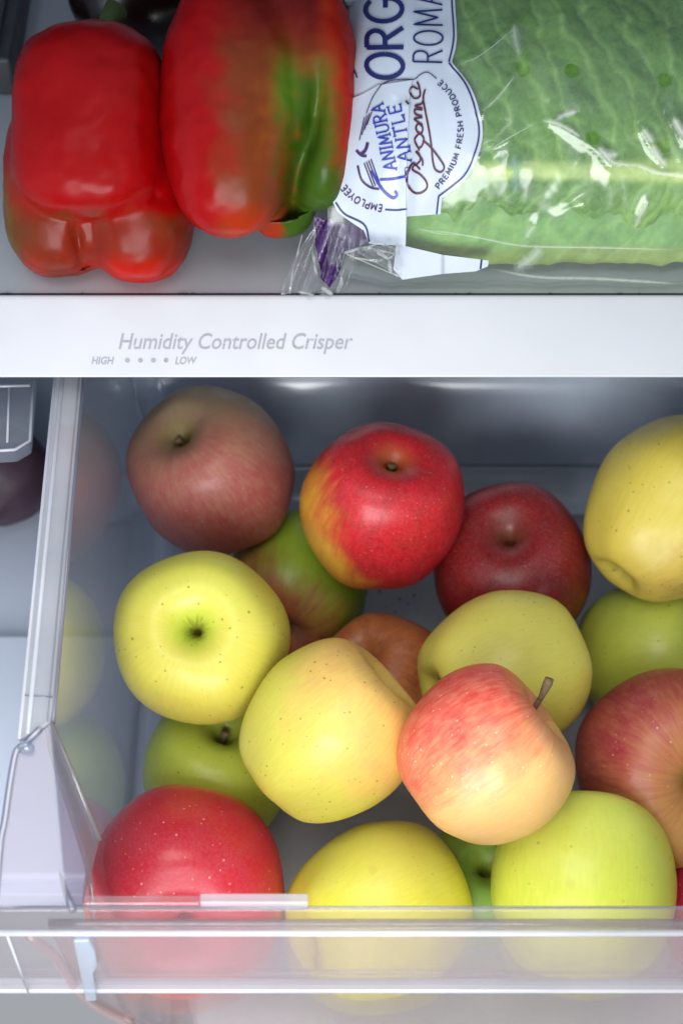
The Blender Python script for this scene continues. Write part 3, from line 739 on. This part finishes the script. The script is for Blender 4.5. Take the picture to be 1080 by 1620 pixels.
def filmfn(u, v):
    x = BX0+(BX1-BX0)*u; p = body(x, v)
    n = Vector((0, p.y-16, p.z-8.4)).normalized()
    q = np.array(p); d = np.sqrt(((CR-q)**2).sum(1).min())
    w_ = .10*mn.noise(Vector((x*.5, v*9, 2)))+.07*mn.noise(Vector((x*1.3, v*20, 5)))+.16*math.exp(-(d/.22)**2)
    w_ += .22*math.exp(-((x+.2)/1.6)**2)*math.sin(v*40+x*1.5)*.5
    return p+n*w_
film_vf = grid(filmfn, 230, 190)
FILM = bvh(film_vf)
holes = [tuple(p*S) for p in cling([(827, 110), (937, 218), (904, 112), (1050, 127), (1050, 230)], FILM, 0)]
bagO = Vector((8, 14, SHZ))
holes = [tuple(Vector(h)-bagO*S) for h in holes]
M_film = m_clear('bag_film', tint=(.97, .98, .98), milk=.10, milkcol=(.72, .84, .82), rough=.16, ior=1.5, wrinkle=.3, holes=holes, gloss=1.15)
M_film2 = m_clear('bag_film_loose', tint=(.95, .96, .97), milk=.16, milkcol=(.8, .82, .86), rough=.08, ior=1.5, wrinkle=.5)
M_fold_glint = m_clear('fold_glint', tint=(.95, .97, .95), milk=.5, milkcol=(.9, .92, .88), rough=.3, ior=1.05, soft=True)  # milky white standing in for highlights on the creased film
M_shine = m_clear('glint_bright', tint=(.95, .97, .95), milk=.95, milkcol=(.95, .94, .92), rough=.3, ior=1.05, soft=True)  # strongest glints, painted as nearly opaque white

# lettuce first: the heart lies inside the film
lt = thing('romaine_lettuce', 'green romaine lettuce heart lying inside the clear bag', 'lettuce', (12, 16, SHZ))
def m_leaf():
    t = NT('romaine_leaf'); a = t.n('ShaderNodeVertexColor', layer_name='albedo').outputs[0]; c = t.co()
    wob = t.vmath('ADD', c, t.vmath('MULTIPLY', t.n('ShaderNodeTexNoise', {'Vector': c, 'Scale': 90.0}).outputs['Color'], (.006, .006, .006)))
    v1 = t.n('ShaderNodeTexVoronoi', {'Vector': wob, 'Scale': 150.0}, feature='DISTANCE_TO_EDGE').outputs['Distance']
    v2 = t.n('ShaderNodeTexVoronoi', {'Vector': wob, 'Scale': 420.0}, feature='DISTANCE_TO_EDGE').outputs['Distance']
    ve = t.math('MAXIMUM', t.ramp(v1, .0, .10, .10, 0), t.ramp(v2, .0, .12, .10, 0))
    lo = t.noise(c, 45, 4, .6)
    col = t.mix(t.ramp(lo, .3, .7), t.mix(1.0, a, (.66, .72, .60), 'MULTIPLY'), t.mix(1.0, a, (1.12, 1.08, 1.0), 'MULTIPLY'))
    col = t.mix(ve, col, '#a4c878')
    b = t.pbsdf(Base_Color=col, Roughness=.48, Subsurface_Weight=.08, Subsurface_Scale=.004, Specular_IOR_Level=.4)
    h = t.math('ADD', t.math('MULTIPLY', t.ramp(v1, 0, .3), .35), t.math('MULTIPLY', t.noise(c, 200, 3), .5))
    bp = t.n('ShaderNodeBump', {'Strength': .3, 'Distance': .0012, 'Height': h}); t.L.new(bp.outputs[0], b.inputs['Normal'])
    return t.out(b.outputs[0])
M_leaf = m_leaf()
LX0, LX1 = 2.5, 25.0
rib_px = lambda u: 270+(u-900)*.012
def leafcol(W, und):
    """vein pattern follows the midrib"""
    out = []
    for p in W:
        d = p-CAM; z = d.dot(FW); u = 540+FPX*d.x/z; v = 810-FPX*d.dot(UP)/z
        out.append((u, v))
    U = np.array([o[0] for o in out]); V = np.array([o[1] for o in out])
    P = np.array([tuple(p) for p in W])
    n = snoise(P, .55, 2); n2 = snoise(P, 1.6, 5); n3 = snoise(P, 4.0, 9)
    dv_ = V-rib_px(U)
    up = dv_ < 0
    ph_ = (U*.9+np.abs(dv_)*np.where(up, .38, .75)+n*22)/44*2*math.pi
    vein = np.clip(np.sin(ph_), 0, 1)**6
    ph2 = (U*.5-np.abs(dv_)*.9+n2*18)/24*2*math.pi
    vein2 = np.clip(np.sin(ph2), 0, 1)**8*.5
    c = np.tile(LC('#5a8634') if not und else LC('#7cab66'), (len(U), 1))
    c = lmix(c, LC('#4a7a2a') if not und else LC('#68965a'), ss(-.25, .5, n+.4*n3))
    if not und:
        c = lmix(c, LC('#58852c'), ss(-60, -200, dv_+30*n)*.7)
        c = lmix(c, LC('#7fae48'), ss(20, 60, dv_+12*n2)*ss(.7, .1, n3+.5)*.55)
        c = lmix(c, LC('#8fb455'), ss(900, 1080, U)*ss(-120, 0, dv_)*.35)
    if und: c = lmix(c, LC('#8a9650'), ss(384, 400, V)*.8)
    c = lmix(c, LC('#9fc474'), np.clip(vein*.5+vein2*.2, 0, 1)*(.9 if not und else .8))
    if not und:
        wd = 13+ (U-720)*.018
        c = lmix(c, LC('#bcd184'), ss(wd*1.25, wd*.35, np.abs(dv_+3*n2))*ss(700, 800, U+20*n)*.92)
    return np.c_[c, np.ones(len(c))], np.clip(vein+vein2, 0, 1), dv_, U
def leafy(name, fn, nu, nv, und):
    vs, fs = grid(fn, nu, nv)
    cols, vein, dv_, U = leafcol(vs, und)
    ws = []
    for p, ve, d, uu in zip(vs, vein, dv_, U):
        nrm = Vector((0, p.y-16, p.z-8.4)).normalized()
        q_ = Vector((p.x*.8+abs(d)*.012, p.y*.35, p.z*.35))
        h = -.035*ve+.055*mn.fractal(Vector(p)*1.9, 1.0, 2.0, 3)+.16*mn.noise(q_)+.07*mn.noise(q_*2.3)
        if not und: h += .14*math.exp(-(d/15)**2)
        ws.append(p+nrm*h)
    o = obj(name, ws, fs, M_leaf, lt); set_cols(o.data, cols); return o
leafy('leaf', lambda u, v: body(LX0+(LX1-LX0)*u, .02+.96*v, .86), 150, 110, True)
# the outer leaf ends in a ruffled edge along the front
TE = float(BS[np.argmax(BP[:, 1] > 7.9)])
def outer(u, v):
    x = LX0+1+(LX1-LX0-1)*u
    e = TE+.022*mn.noise(Vector((x*.55, 0, 1)))+.012*math.sin(x*2.3)+.008*mn.noise(Vector((x*3, 2, 1)))-.012*(x-5)*.25
    t = e+(.97-e)*v
    k = .965+.014*math.exp(-v*22)*(1+math.sin(x*3.1+2*mn.noise(Vector((x, 0, 0)))))-.03*math.exp(-v*60)
    return body(x, t, k)
leafy('leaf', outer, 230, 170, False)
obj('leaf_stub', *tube([body(LX0+.6, .5, .5), body(LX0+2.5, .5, .4)], [1.6, 2.4], 14), m_plain('stub', '#7d9a55', .6), lt)

bag = thing('lettuce_bag', 'clear plastic produce bag with pale blue printed label around the romaine', 'produce bag', bagO)
obj('film', *film_vf, M_film, bag)
# ---- label print (opaque pale blue on the film)
M_label = m_plain('label_pale', (.50, .56, .64), .38, var=.05, scale=60)
M_navy = m_plain('print_navy', '#16205f', .45, var=.1)
M_blue = m_plain('print_blue', '#2434a0', .45, var=.1)
M_purp = m_plain('print_purple', '#43265f', .4, var=.3, scale=120)
M_wine = m_plain('print_wine', '#4a1230', .45, var=.15)
edge = bezier([(719, -60), (719, 0), (722, 60), (715, 98)], 5)+bezier([(717, 102), (742, 135), (757, 172), (763, 208), (757, 243), (741, 277), (720, 298), (699, 312)], 5)+[(696, 338)]
left_e = [(643, 342), (641, 386), (584, 383), (575, 362), (534, 334), (520, 300), (540, 230), (553, 160), (552, 90), (545, 0), (540, -60)]
lab = decal('label', [poly2([tuple(p) for p in edge]+left_e, 7)], FILM, M_label, bag, .03)
lab2 = decal('label', [poly2([(652, 128), (645, 172), (642, 250), (640, 386), (584, 383), (575, 362), (534, 334), (520, 300), (540, 230), (553, 160), (575, 150), (600, 136)], 7)], FILM, M_label, bag, .12)
def tree_of(*obs): return bvh(*[([v.co/S+ORI[o.name] for v in o.data.vertices], [tuple(p.vertices) for p in o.data.polygons]) for o in obs])
LAB = tree_of(lab, lab2)
def line(name, pts, wd, mat, eps=.05): return decal(name, [ribbon2(bezier(pts, 3), wd)], LAB, mat, lab, eps)
e2 = bezier([(714, -60), (714, 0), (717, 58), (710, 99)], 4)
line('border_line', [(714, -60), (714, 0), (717, 58), (710, 99)], 2.6, M_navy)
line('border_line', [(710, 100), (736, 134), (751, 172), (757, 208), (751, 241), (736, 274), (716, 293), (693, 310)], 2.6, M_navy)
line('border_line', [(693, 310), (690, 338)], 2.6, M_navy)
line('border_line', [(549, 8), (552, 40), (556, 62), (564, 76)], 2.2, M_navy)
line('border_line', [(556, 84), (558, 102), (566, 124)], 2.0, M_navy)
line('border_line', [(531, 320), (545, 338), (576, 355), (584, 382)], 2.6, M_navy)
line('banner_line', [(604, 134), (618, 128), (638, 126), (655, 126), (664, 119), (676, 115), (690, 125)], 1.6, M_purp)
line('banner_line', [(604, 134), (590, 155), (580, 180)], 1.4, M_purp)
line('banner_line', [(609, 331), (628, 332), (643, 330)], 2.2, M_navy)
# stroke lettering: each glyph is a set of polylines in a 1-high box
def arc(cx, cy_, rx, ry, a0, a1, n=14): return [(cx+rx*math.cos(math.radians(a0+(a1-a0)*i/n)), cy_+ry*math.sin(math.radians(a0+(a1-a0)*i/n))) for i in range(n+1)]
GL = {
 'O': (.72, [arc(.36, .5, .34, .5, 0, 360, 22)]), 'R': (.62, [[(.05, 0), (.05, 1)], [(.05, 1), (.3, 1)]+arc(.3, .75, .25, .25, 90, -90, 8)+[(.05, .5)], [(.28, .5), (.6, 0)]]),
 'G': (.72, [arc(.38, .5, .34, .5, 45, 330, 18)+[(.70, .45), (.42, .45)]]), 'M': (.8, [[(.04, 0), (.1, 1), (.4, .15), (.7, 1), (.76, 0)]]),
 'A': (.68, [[(.0, 0), (.34, 1), (.68, 0)], [(.14, .36), (.54, .36)]]), 'I': (.2, [[(.1, 0), (.1, 1)]]), 'N': (.68, [[(.05, 0), (.05, 1), (.62, 0), (.62, 1)]]),
 'E': (.54, [[(.52, 1), (.05, 1), (.05, 0), (.52, 0)], [(.05, .52), (.44, .52)]]), 'T': (.64, [[(.0, 1), (.64, 1)], [(.32, 1), (.32, 0)]]), 'U': (.68, [[(.05, 1), (.05, .3)]+arc(.34, .3, .29, .3, 180, 360, 10)+[(.63, 1)]]),
 'L': (.5, [[(.05, 1), (.05, 0), (.5, 0)]]), 'P': (.6, [[(.05, 0), (.05, 1), (.3, 1)]+arc(.3, .74, .26, .26, 90, -90, 8)+[(.05, .48)]]), 'F': (.52, [[(.5, 1), (.05, 1), (.05, 0)], [(.05, .52), (.42, .52)]]),
 'S': (.56, [arc(.28, .75, .23, .25, 40, 270, 10)+arc(.28, .25, .24, .25, 90, -140, 10)]), 'H': (.68, [[(.05, 0), (.05, 1)], [(.63, 0), (.63, 1)], [(.05, .5), (.63, .5)]]),
 'D': (.7, [[(.05, 0), (.05, 1), (.3, 1)]+arc(.3, .5, .37, .5, 90, -90, 12)+[(.05, 0)]]), 'C': (.66, [arc(.37, .5, .34, .5, 50, 310, 16)]), 'Y': (.66, [[(0, 1), (.33, .5), (.66, 1)], [(.33, .5), (.33, 0)]]), ' ': (.32, []),
 '&': (.74, [[(.72, 0), (.2, .72)]+arc(.34, .82, .17, .18, 190, -20, 8)+[(.1, .38)]+arc(.3, .24, .24, .24, 140, 330, 8)+[(.66, .48)]]),
}
def along(path, text, hgt, stroke, xs=1.0, gap=.18, serif=0, side=1, fit=True):
    """letters stand on the path; side = +1: the letters' tops point to the left of the direction of travel"""
    pts = np.array(bezier(path, 2)); s = np.r_[0, np.cumsum(np.linalg.norm(np.diff(pts, axis=0), axis=1))]
    tot = sum(GL[ch][0]*xs+gap for ch in text)-gap
    k = s[-1]/tot if fit else hgt
    def at(d):
        d = min(max(d, 0), s[-1]-1e-6); p = np.array((np.interp(d, s, pts[:, 0]), np.interp(d, s, pts[:, 1])))
        q = np.array((np.interp(min(d+1.5, s[-1]), s, pts[:, 0]), np.interp(min(d+1.5, s[-1]), s, pts[:, 1]))); p_ = np.array((np.interp(max(d-1.5, 0), s, pts[:, 0]), np.interp(max(d-1.5, 0), s, pts[:, 1])))
        t = q-p_; t /= np.linalg.norm(t)+1e-9
        return p, np.array((t[1], -t[0]))*side      # image y points down
    x = 0; shapes = []
    for ch in text:
        wd, strokes = GL[ch]
        for st in strokes:
            P = []
            for gx, gy in st:
                p, n_ = at((x+gx*xs)*k); hh = hgt(min(1, (x+gx*xs)/tot)) if callable(hgt) else hgt
                P.append(p+n_*gy*hh)
            Q = []
            for a, b in zip(P[:-1], P[1:]):
                n__ = max(1, int(np.linalg.norm(b-a)/3)); Q += [a+(b-a)*i/n__ for i in range(n__)]
            Q.append(P[-1]); shapes.append(ribbon2(Q, stroke))
            if serif:
                for e_, o_ in ((Q[0], Q[min(1, len(Q)-1)]), (Q[-1], Q[max(-2, -len(Q))])):
                    t = o_-e_; t = t/(np.linalg.norm(t)+1e-9); q_ = np.array((-t[1], t[0]))*serif
                    shapes.append(ribbon2([e_-q_, e_+q_], stroke*.7))
        x += wd*xs+gap
    return shapes
def words(name, path, text, hgt, stroke, mat, **kw): return decal(name, along(path, text, hgt, stroke, **kw), LAB, mat, lab, .05)
words('lettering', [(636, 126), (638, 80), (636, 20), (634, -50)], 'ORGA', 57, 7.4, M_navy, gap=.14)
words('lettering', [(699, 101), (700, 60), (699, 0), (698, -58)], 'ROMAIN', 46, 3.0, M_navy, gap=.2)
words('lettering', [(627, 267), (618, 218), (606, 164)], 'ANIMURA', 20, 2.5, M_blue, serif=2.8, gap=.22)
decal('lettering', [ribbon2(bezier([(601, 284), (620, 283), (641, 279)], 3), 3.6), ribbon2([(641, 271), (643, 288)], 2.4)], LAB, M_blue, lab, .05)
words('lettering', [(649, 254), (644, 212), (633, 165)], 'ANTLE', 20, 2.5, M_blue, serif=2.8, gap=.24)
words('lettering', [(694, 299), (709, 279), (721, 258), (729, 232), (732, 206), (729, 180), (720, 154), (709, 139), (697, 127)], 'PREMIUM FRESH PRODUCE', 8.5, 1.7, M_navy, gap=.26)
words('lettering', [(605, 324), (590, 321), (572, 314), (558, 304), (547, 292)], 'EMPLOYEE', 10.5, 1.9, M_purp, gap=.22)
# script word: O r g a n i c with its long swash
script = [[(664, 268), (652, 258), (645, 272), (644, 290), (652, 303), (664, 305), (674, 298), (674, 288), (664, 276), (651, 268), (655, 260)],
          [(655, 262), (664, 254), (662, 243), (657, 240), (667, 252), (668, 262)], [(663, 238), (657, 228), (655, 220), (663, 212), (670, 220), (666, 232), (660, 234)],
          [(668, 222), (680, 232), (694, 250), (702, 264), (697, 272), (688, 268), (684, 254), (682, 232), (678, 205), (671, 170), (669, 155), (672, 142)],
          [(661, 212), (657, 203), (661, 196), (668, 202), (666, 211), (660, 209)], [(668, 198), (660, 193), (655, 188), (668, 186)], [(667, 184), (657, 181), (655, 174), (668, 174)], [(668, 172), (656, 168), (668, 164), (667, 160)],
          [(646, 166), (641, 160)], [(661, 142), (652, 138), (648, 146), (655, 156), (664, 152), (662, 136), (659, 130)]]
decal('lettering', [ribbon2(bezier(p, 2), 3.0) for p in script], LAB, M_wine, lab, .055)
decal('emblem', [ribbon2(bezier([(643+3*math.cos(a*.7), 268+3*math.sin(a*.7)) for a in range(10)], 2), 1.1)], LAB, M_blue, lab, .05)
decal('emblem', [ribbon2([(569+i*4, 222-i*8), (577+i*4, 186-i*3)], 1.6) for i in range(4)]+[ribbon2([(576+i*3.6, 258-i*2), (591+i*3, 297-i*3)], 1.8) for i in range(4)] +
      [ribbon2(bezier([(566, 262), (572, 284), (586, 296), (600, 299)], 3), 3), ribbon2(bezier([(570, 245), (578, 238), (582, 226)], 3), 5), ribbon2(bezier([(564, 238), (572, 246), (580, 247)], 3), 4)], LAB, M_purp, lab, .05)
line('lettering', [(588, 270), (595, 283), (603, 297), (612, 307), (622, 313), (628, 308), (624, 302)], 4.2, M_blue)
# lower white flap of the label with a purple tick
obj_flap = decal('label', [poly2([(628, 380), (640, 388), (700, 402), (772, 411), (771, 420), (752, 428), (700, 432), (636, 441), (622, 425)], 6)], FILM, M_label, bag, .05)
decal('border_line', [ribbon2([(761, 409), (759, 424)], 3)], FILM, M_navy, obj_flap, .07)
# white glints painted along the film folds
def ribbon3(path, ww):
    """glint ribbon whose white core fades out to both edges and both ends"""
    vs = []; fs = []; cs = []; n = len(path); path = [np.array(p, float) for p in path]
    for i, p in enumerate(path):
        t = path[min(i+1, n-1)]-path[max(i-1, 0)]; t /= np.linalg.norm(t)+1e-9; q = np.array((-t[1], t[0]))
        e = min(1, i/max(1, n*.18), (n-1-i)/max(1, n*.18))
        for k, c in ((-1.1, 0), (-.45, .4), (.1, 1), (1.1, 0)): vs.append(tuple(p+q*ww[i]*k)); cs.append(c*e)
    for i in range(n-1):
        for k in range(3): a = 4*i+k; fs.append((a, a+1, a+5, a+4))
    return vs, fs, cs
def glint_r(name, pts, wd, mat=None, eps=.035):
    b = bezier(pts, 2.5); n = len(b); ww = [max(.6, wd*math.sin(math.pi*(i+.6)/(n+.2))**.4*(.9+.5*mn.noise(Vector((i*.35, pts[0][0], 0))))) for i in range(n)]
    vs, fs, cs = ribbon3(b, ww)
    o = obj(name, cling(vs, FILM, eps), fs, mat or M_fold_glint, bag); set_cols(o.data, [(c, c, c, 1) for c in cs]); return o
def glint_old(name, pts, wd, mat=None, eps=.035):
    b = bezier(pts, 4); n = len(b); ww = [max(.5, wd*math.sin(math.pi*(i+.6)/(n+.2))**.5*(.75+.5*mn.noise(Vector((i*.3, pts[0][0], 0))))) for i in range(n)]
    return decal(name, [ribbon2(b, ww)], FILM, mat or M_fold_glint, bag, eps)
glint_r('fold_glint', [(640, 362), (700, 366), (760, 376), (830, 388), (950, 391), (1090, 395)], 3.2)
glint_r('fold_glint', [(650, 356), (690, 368), (740, 372)], 1.4)
glint_r('fold_glint', [(757, 245), (790, 227), (815, 212), (855, 190)], 2.0)
glint_r('fold_glint', [(722, 103), (760, 87), (822, 38)], 1.6)
glint_r('fold_glint', [(762, 178), (790, 150), (815, 118)], 3.4)
glint_r('fold_glint', [(855, 190), (880, 195), (905, 208), (920, 219)], 5.5, M_shine)
glint_r('fold_glint', [(876, 192), (892, 182), (914, 175)], 8, M_shine, .045)
glint_r('fold_glint', [(944, 231), (960, 245), (978, 242)], 11, M_shine, .045)
glint_r('fold_glint', [(950, 238), (968, 256), (985, 260), (1000, 262)], 6, M_shine, .04)
glint_r('fold_glint', [(985, 261), (1010, 263), (1040, 273), (1092, 278)], 5, M_shine)
glint_r('fold_glint', [(1015, 202), (1024, 214), (1034, 228)], 9, M_shine)
glint_r('fold_glint', [(1030, 225), (1040, 246), (1056, 264)], 9, M_shine, .045)
glint_r('fold_glint', [(1064, 184), (1074, 202), (1086, 220)], 9, M_shine)
glint_r('fold_glint', [(1001, 364), (1012, 340), (1024, 318)], 6)
glint_r('fold_glint', [(830, 378), (838, 364), (848, 354)], 7)
glint_r('fold_glint', [(812, 34), (815, 60), (822, 92)], 9)
glint_r('fold_glint', [(812, 240), (815, 270), (818, 310)], 14, m_clear('haze_streak', ior=1.05, soft=True, tint=(.95, .97, .98), milk=.35, milkcol=(.6, .8, .85)))  # soft streak painted for the film's bluish haze
glint_r('fold_glint', [(858, 388), (842, 408), (812, 428)], 14, m_clear('haze_streak', ior=1.05, soft=True, tint=(.95, .97, .98), milk=.5, milkcol=(.8, .85, .85)))
glint_r('fold_glint', [(770, 423), (850, 437), (950, 440), (1090, 449)], 4)
# gathered, twisted tail of the bag hanging over the trim
def tailfn(u, v):
    a = [(575, 356), (508, 345)]; b = [(540, 470), (443, 466)]
    uu = (a[0][0]*(1-v)+a[1][0]*v)*(1-u)+(b[0][0]*(1-v)+b[1][0]*v)*u+8*math.sin(u*3.1)*(.5-v)*2
    vv = (a[0][1]*(1-v)+a[1][1]*v)*(1-u)+(b[0][1]*(1-v)+b[1][1]*v)*u+6*math.sin(v*3.1)*u
    z = 2.6*(1-u)**1.4+3.75+(.22*math.sin(v*19+u*3+2*mn.noise(Vector((v*3, u*2, 0))))+.12*math.sin(v*41+u*5))*(.4+.8*u)-.1*u
    if u > .9: z -= (u-.9)*4
    return Pz(uu, vv, z)
tl_vf = grid(tailfn, 46, 60)
M_crease = m_clear('film_crease', tint=(.95, .97, .95), milk=.45, milkcol=(.9, .92, .92), rough=.12, ior=1.6)
M_tailprint = m_plain('tail_print_purple', '#3e1a5c', .4, var=.4, scale=90)
tail = obj('tail', *tl_vf, M_film2, bag)
TAIL = bvh(tl_vf)
decal('tail_print', [poly2([(496, 342), (575, 360), (583, 382), (560, 394), (544, 406), (536, 430), (522, 456), (508, 440), (500, 390)], 4)], TAIL, M_tailprint, tail, .04)
for pts, wd in (([(498, 350), (496, 400), (500, 440), (494, 466)], 3), ([(545, 392), (536, 420), (540, 446), (530, 468)], 5), ([(510, 455), (520, 462), (534, 470)], 5), ([(478, 372), (468, 410), (458, 462)], 2), ([(446, 464), (480, 462), (500, 470)], 3), ([(522, 372), (518, 410), (512, 440)], 2)):
    decal('fold_glint', [ribbon2(bezier(pts, 3), wd)], TAIL, M_crease, tail, .05)
# crumpled film beside the tail
rn = random.Random(11)
def crumple(u, v):
    uu = 566+70*u; top = 392-6*u; bot = 400+40*u
    vv = top+(bot-top)*v
    return Py(uu, vv, 9.0+.5*mn.noise(Vector((u*5, v*4, 3)))+.3*mn.noise(Vector((u*14, v*9, 7)))-.2*v)
cv_vf = grid(crumple, 40, 24)
cf_ = obj('loose_film', *cv_vf, M_film2, bag)
CRB = bvh(cv_vf)
for pts, wd in (([(545, 400), (580, 392), (625, 402)], 4), ([(560, 408), (600, 412), (632, 400)], 3), ([(590, 396), (612, 408), (618, 432)], 4), ([(572, 396), (600, 386), (632, 398)], 3), ([(548, 402), (590, 420), (632, 438)], 2)):
    decal('fold_glint', [ribbon2(bezier(pts, 3), wd)], CRB, M_crease, cf_, .04)
# folded white corner of another bag above the pepper
pk = [Pz(496, -12, 11), Pz(545, -30, 12), Pz(540, 8, 10.5), Pz(527, 27, 10), Pz(515, 14, 10.6)]
wb = thing('plastic_wrapper', 'white folded wrapper corner peeking out between pepper and bag', 'wrapper', pk[2]-Vector((0, 0, .5)))
obj('flap', pk, [(0, 1, 2), (0, 2, 4), (2, 3, 4)], m_plain('wrapper_white', (.6, .6, .62), .4), wb, smooth=False, solid=.03)
obj('flap', [q+Vector((.5, .9, -.3)) for q in pk], [(0, 1, 2), (0, 2, 4), (2, 3, 4)], m_plain('wrapper_grey', (.35, .34, .33), .4), wb, smooth=False, solid=.03)
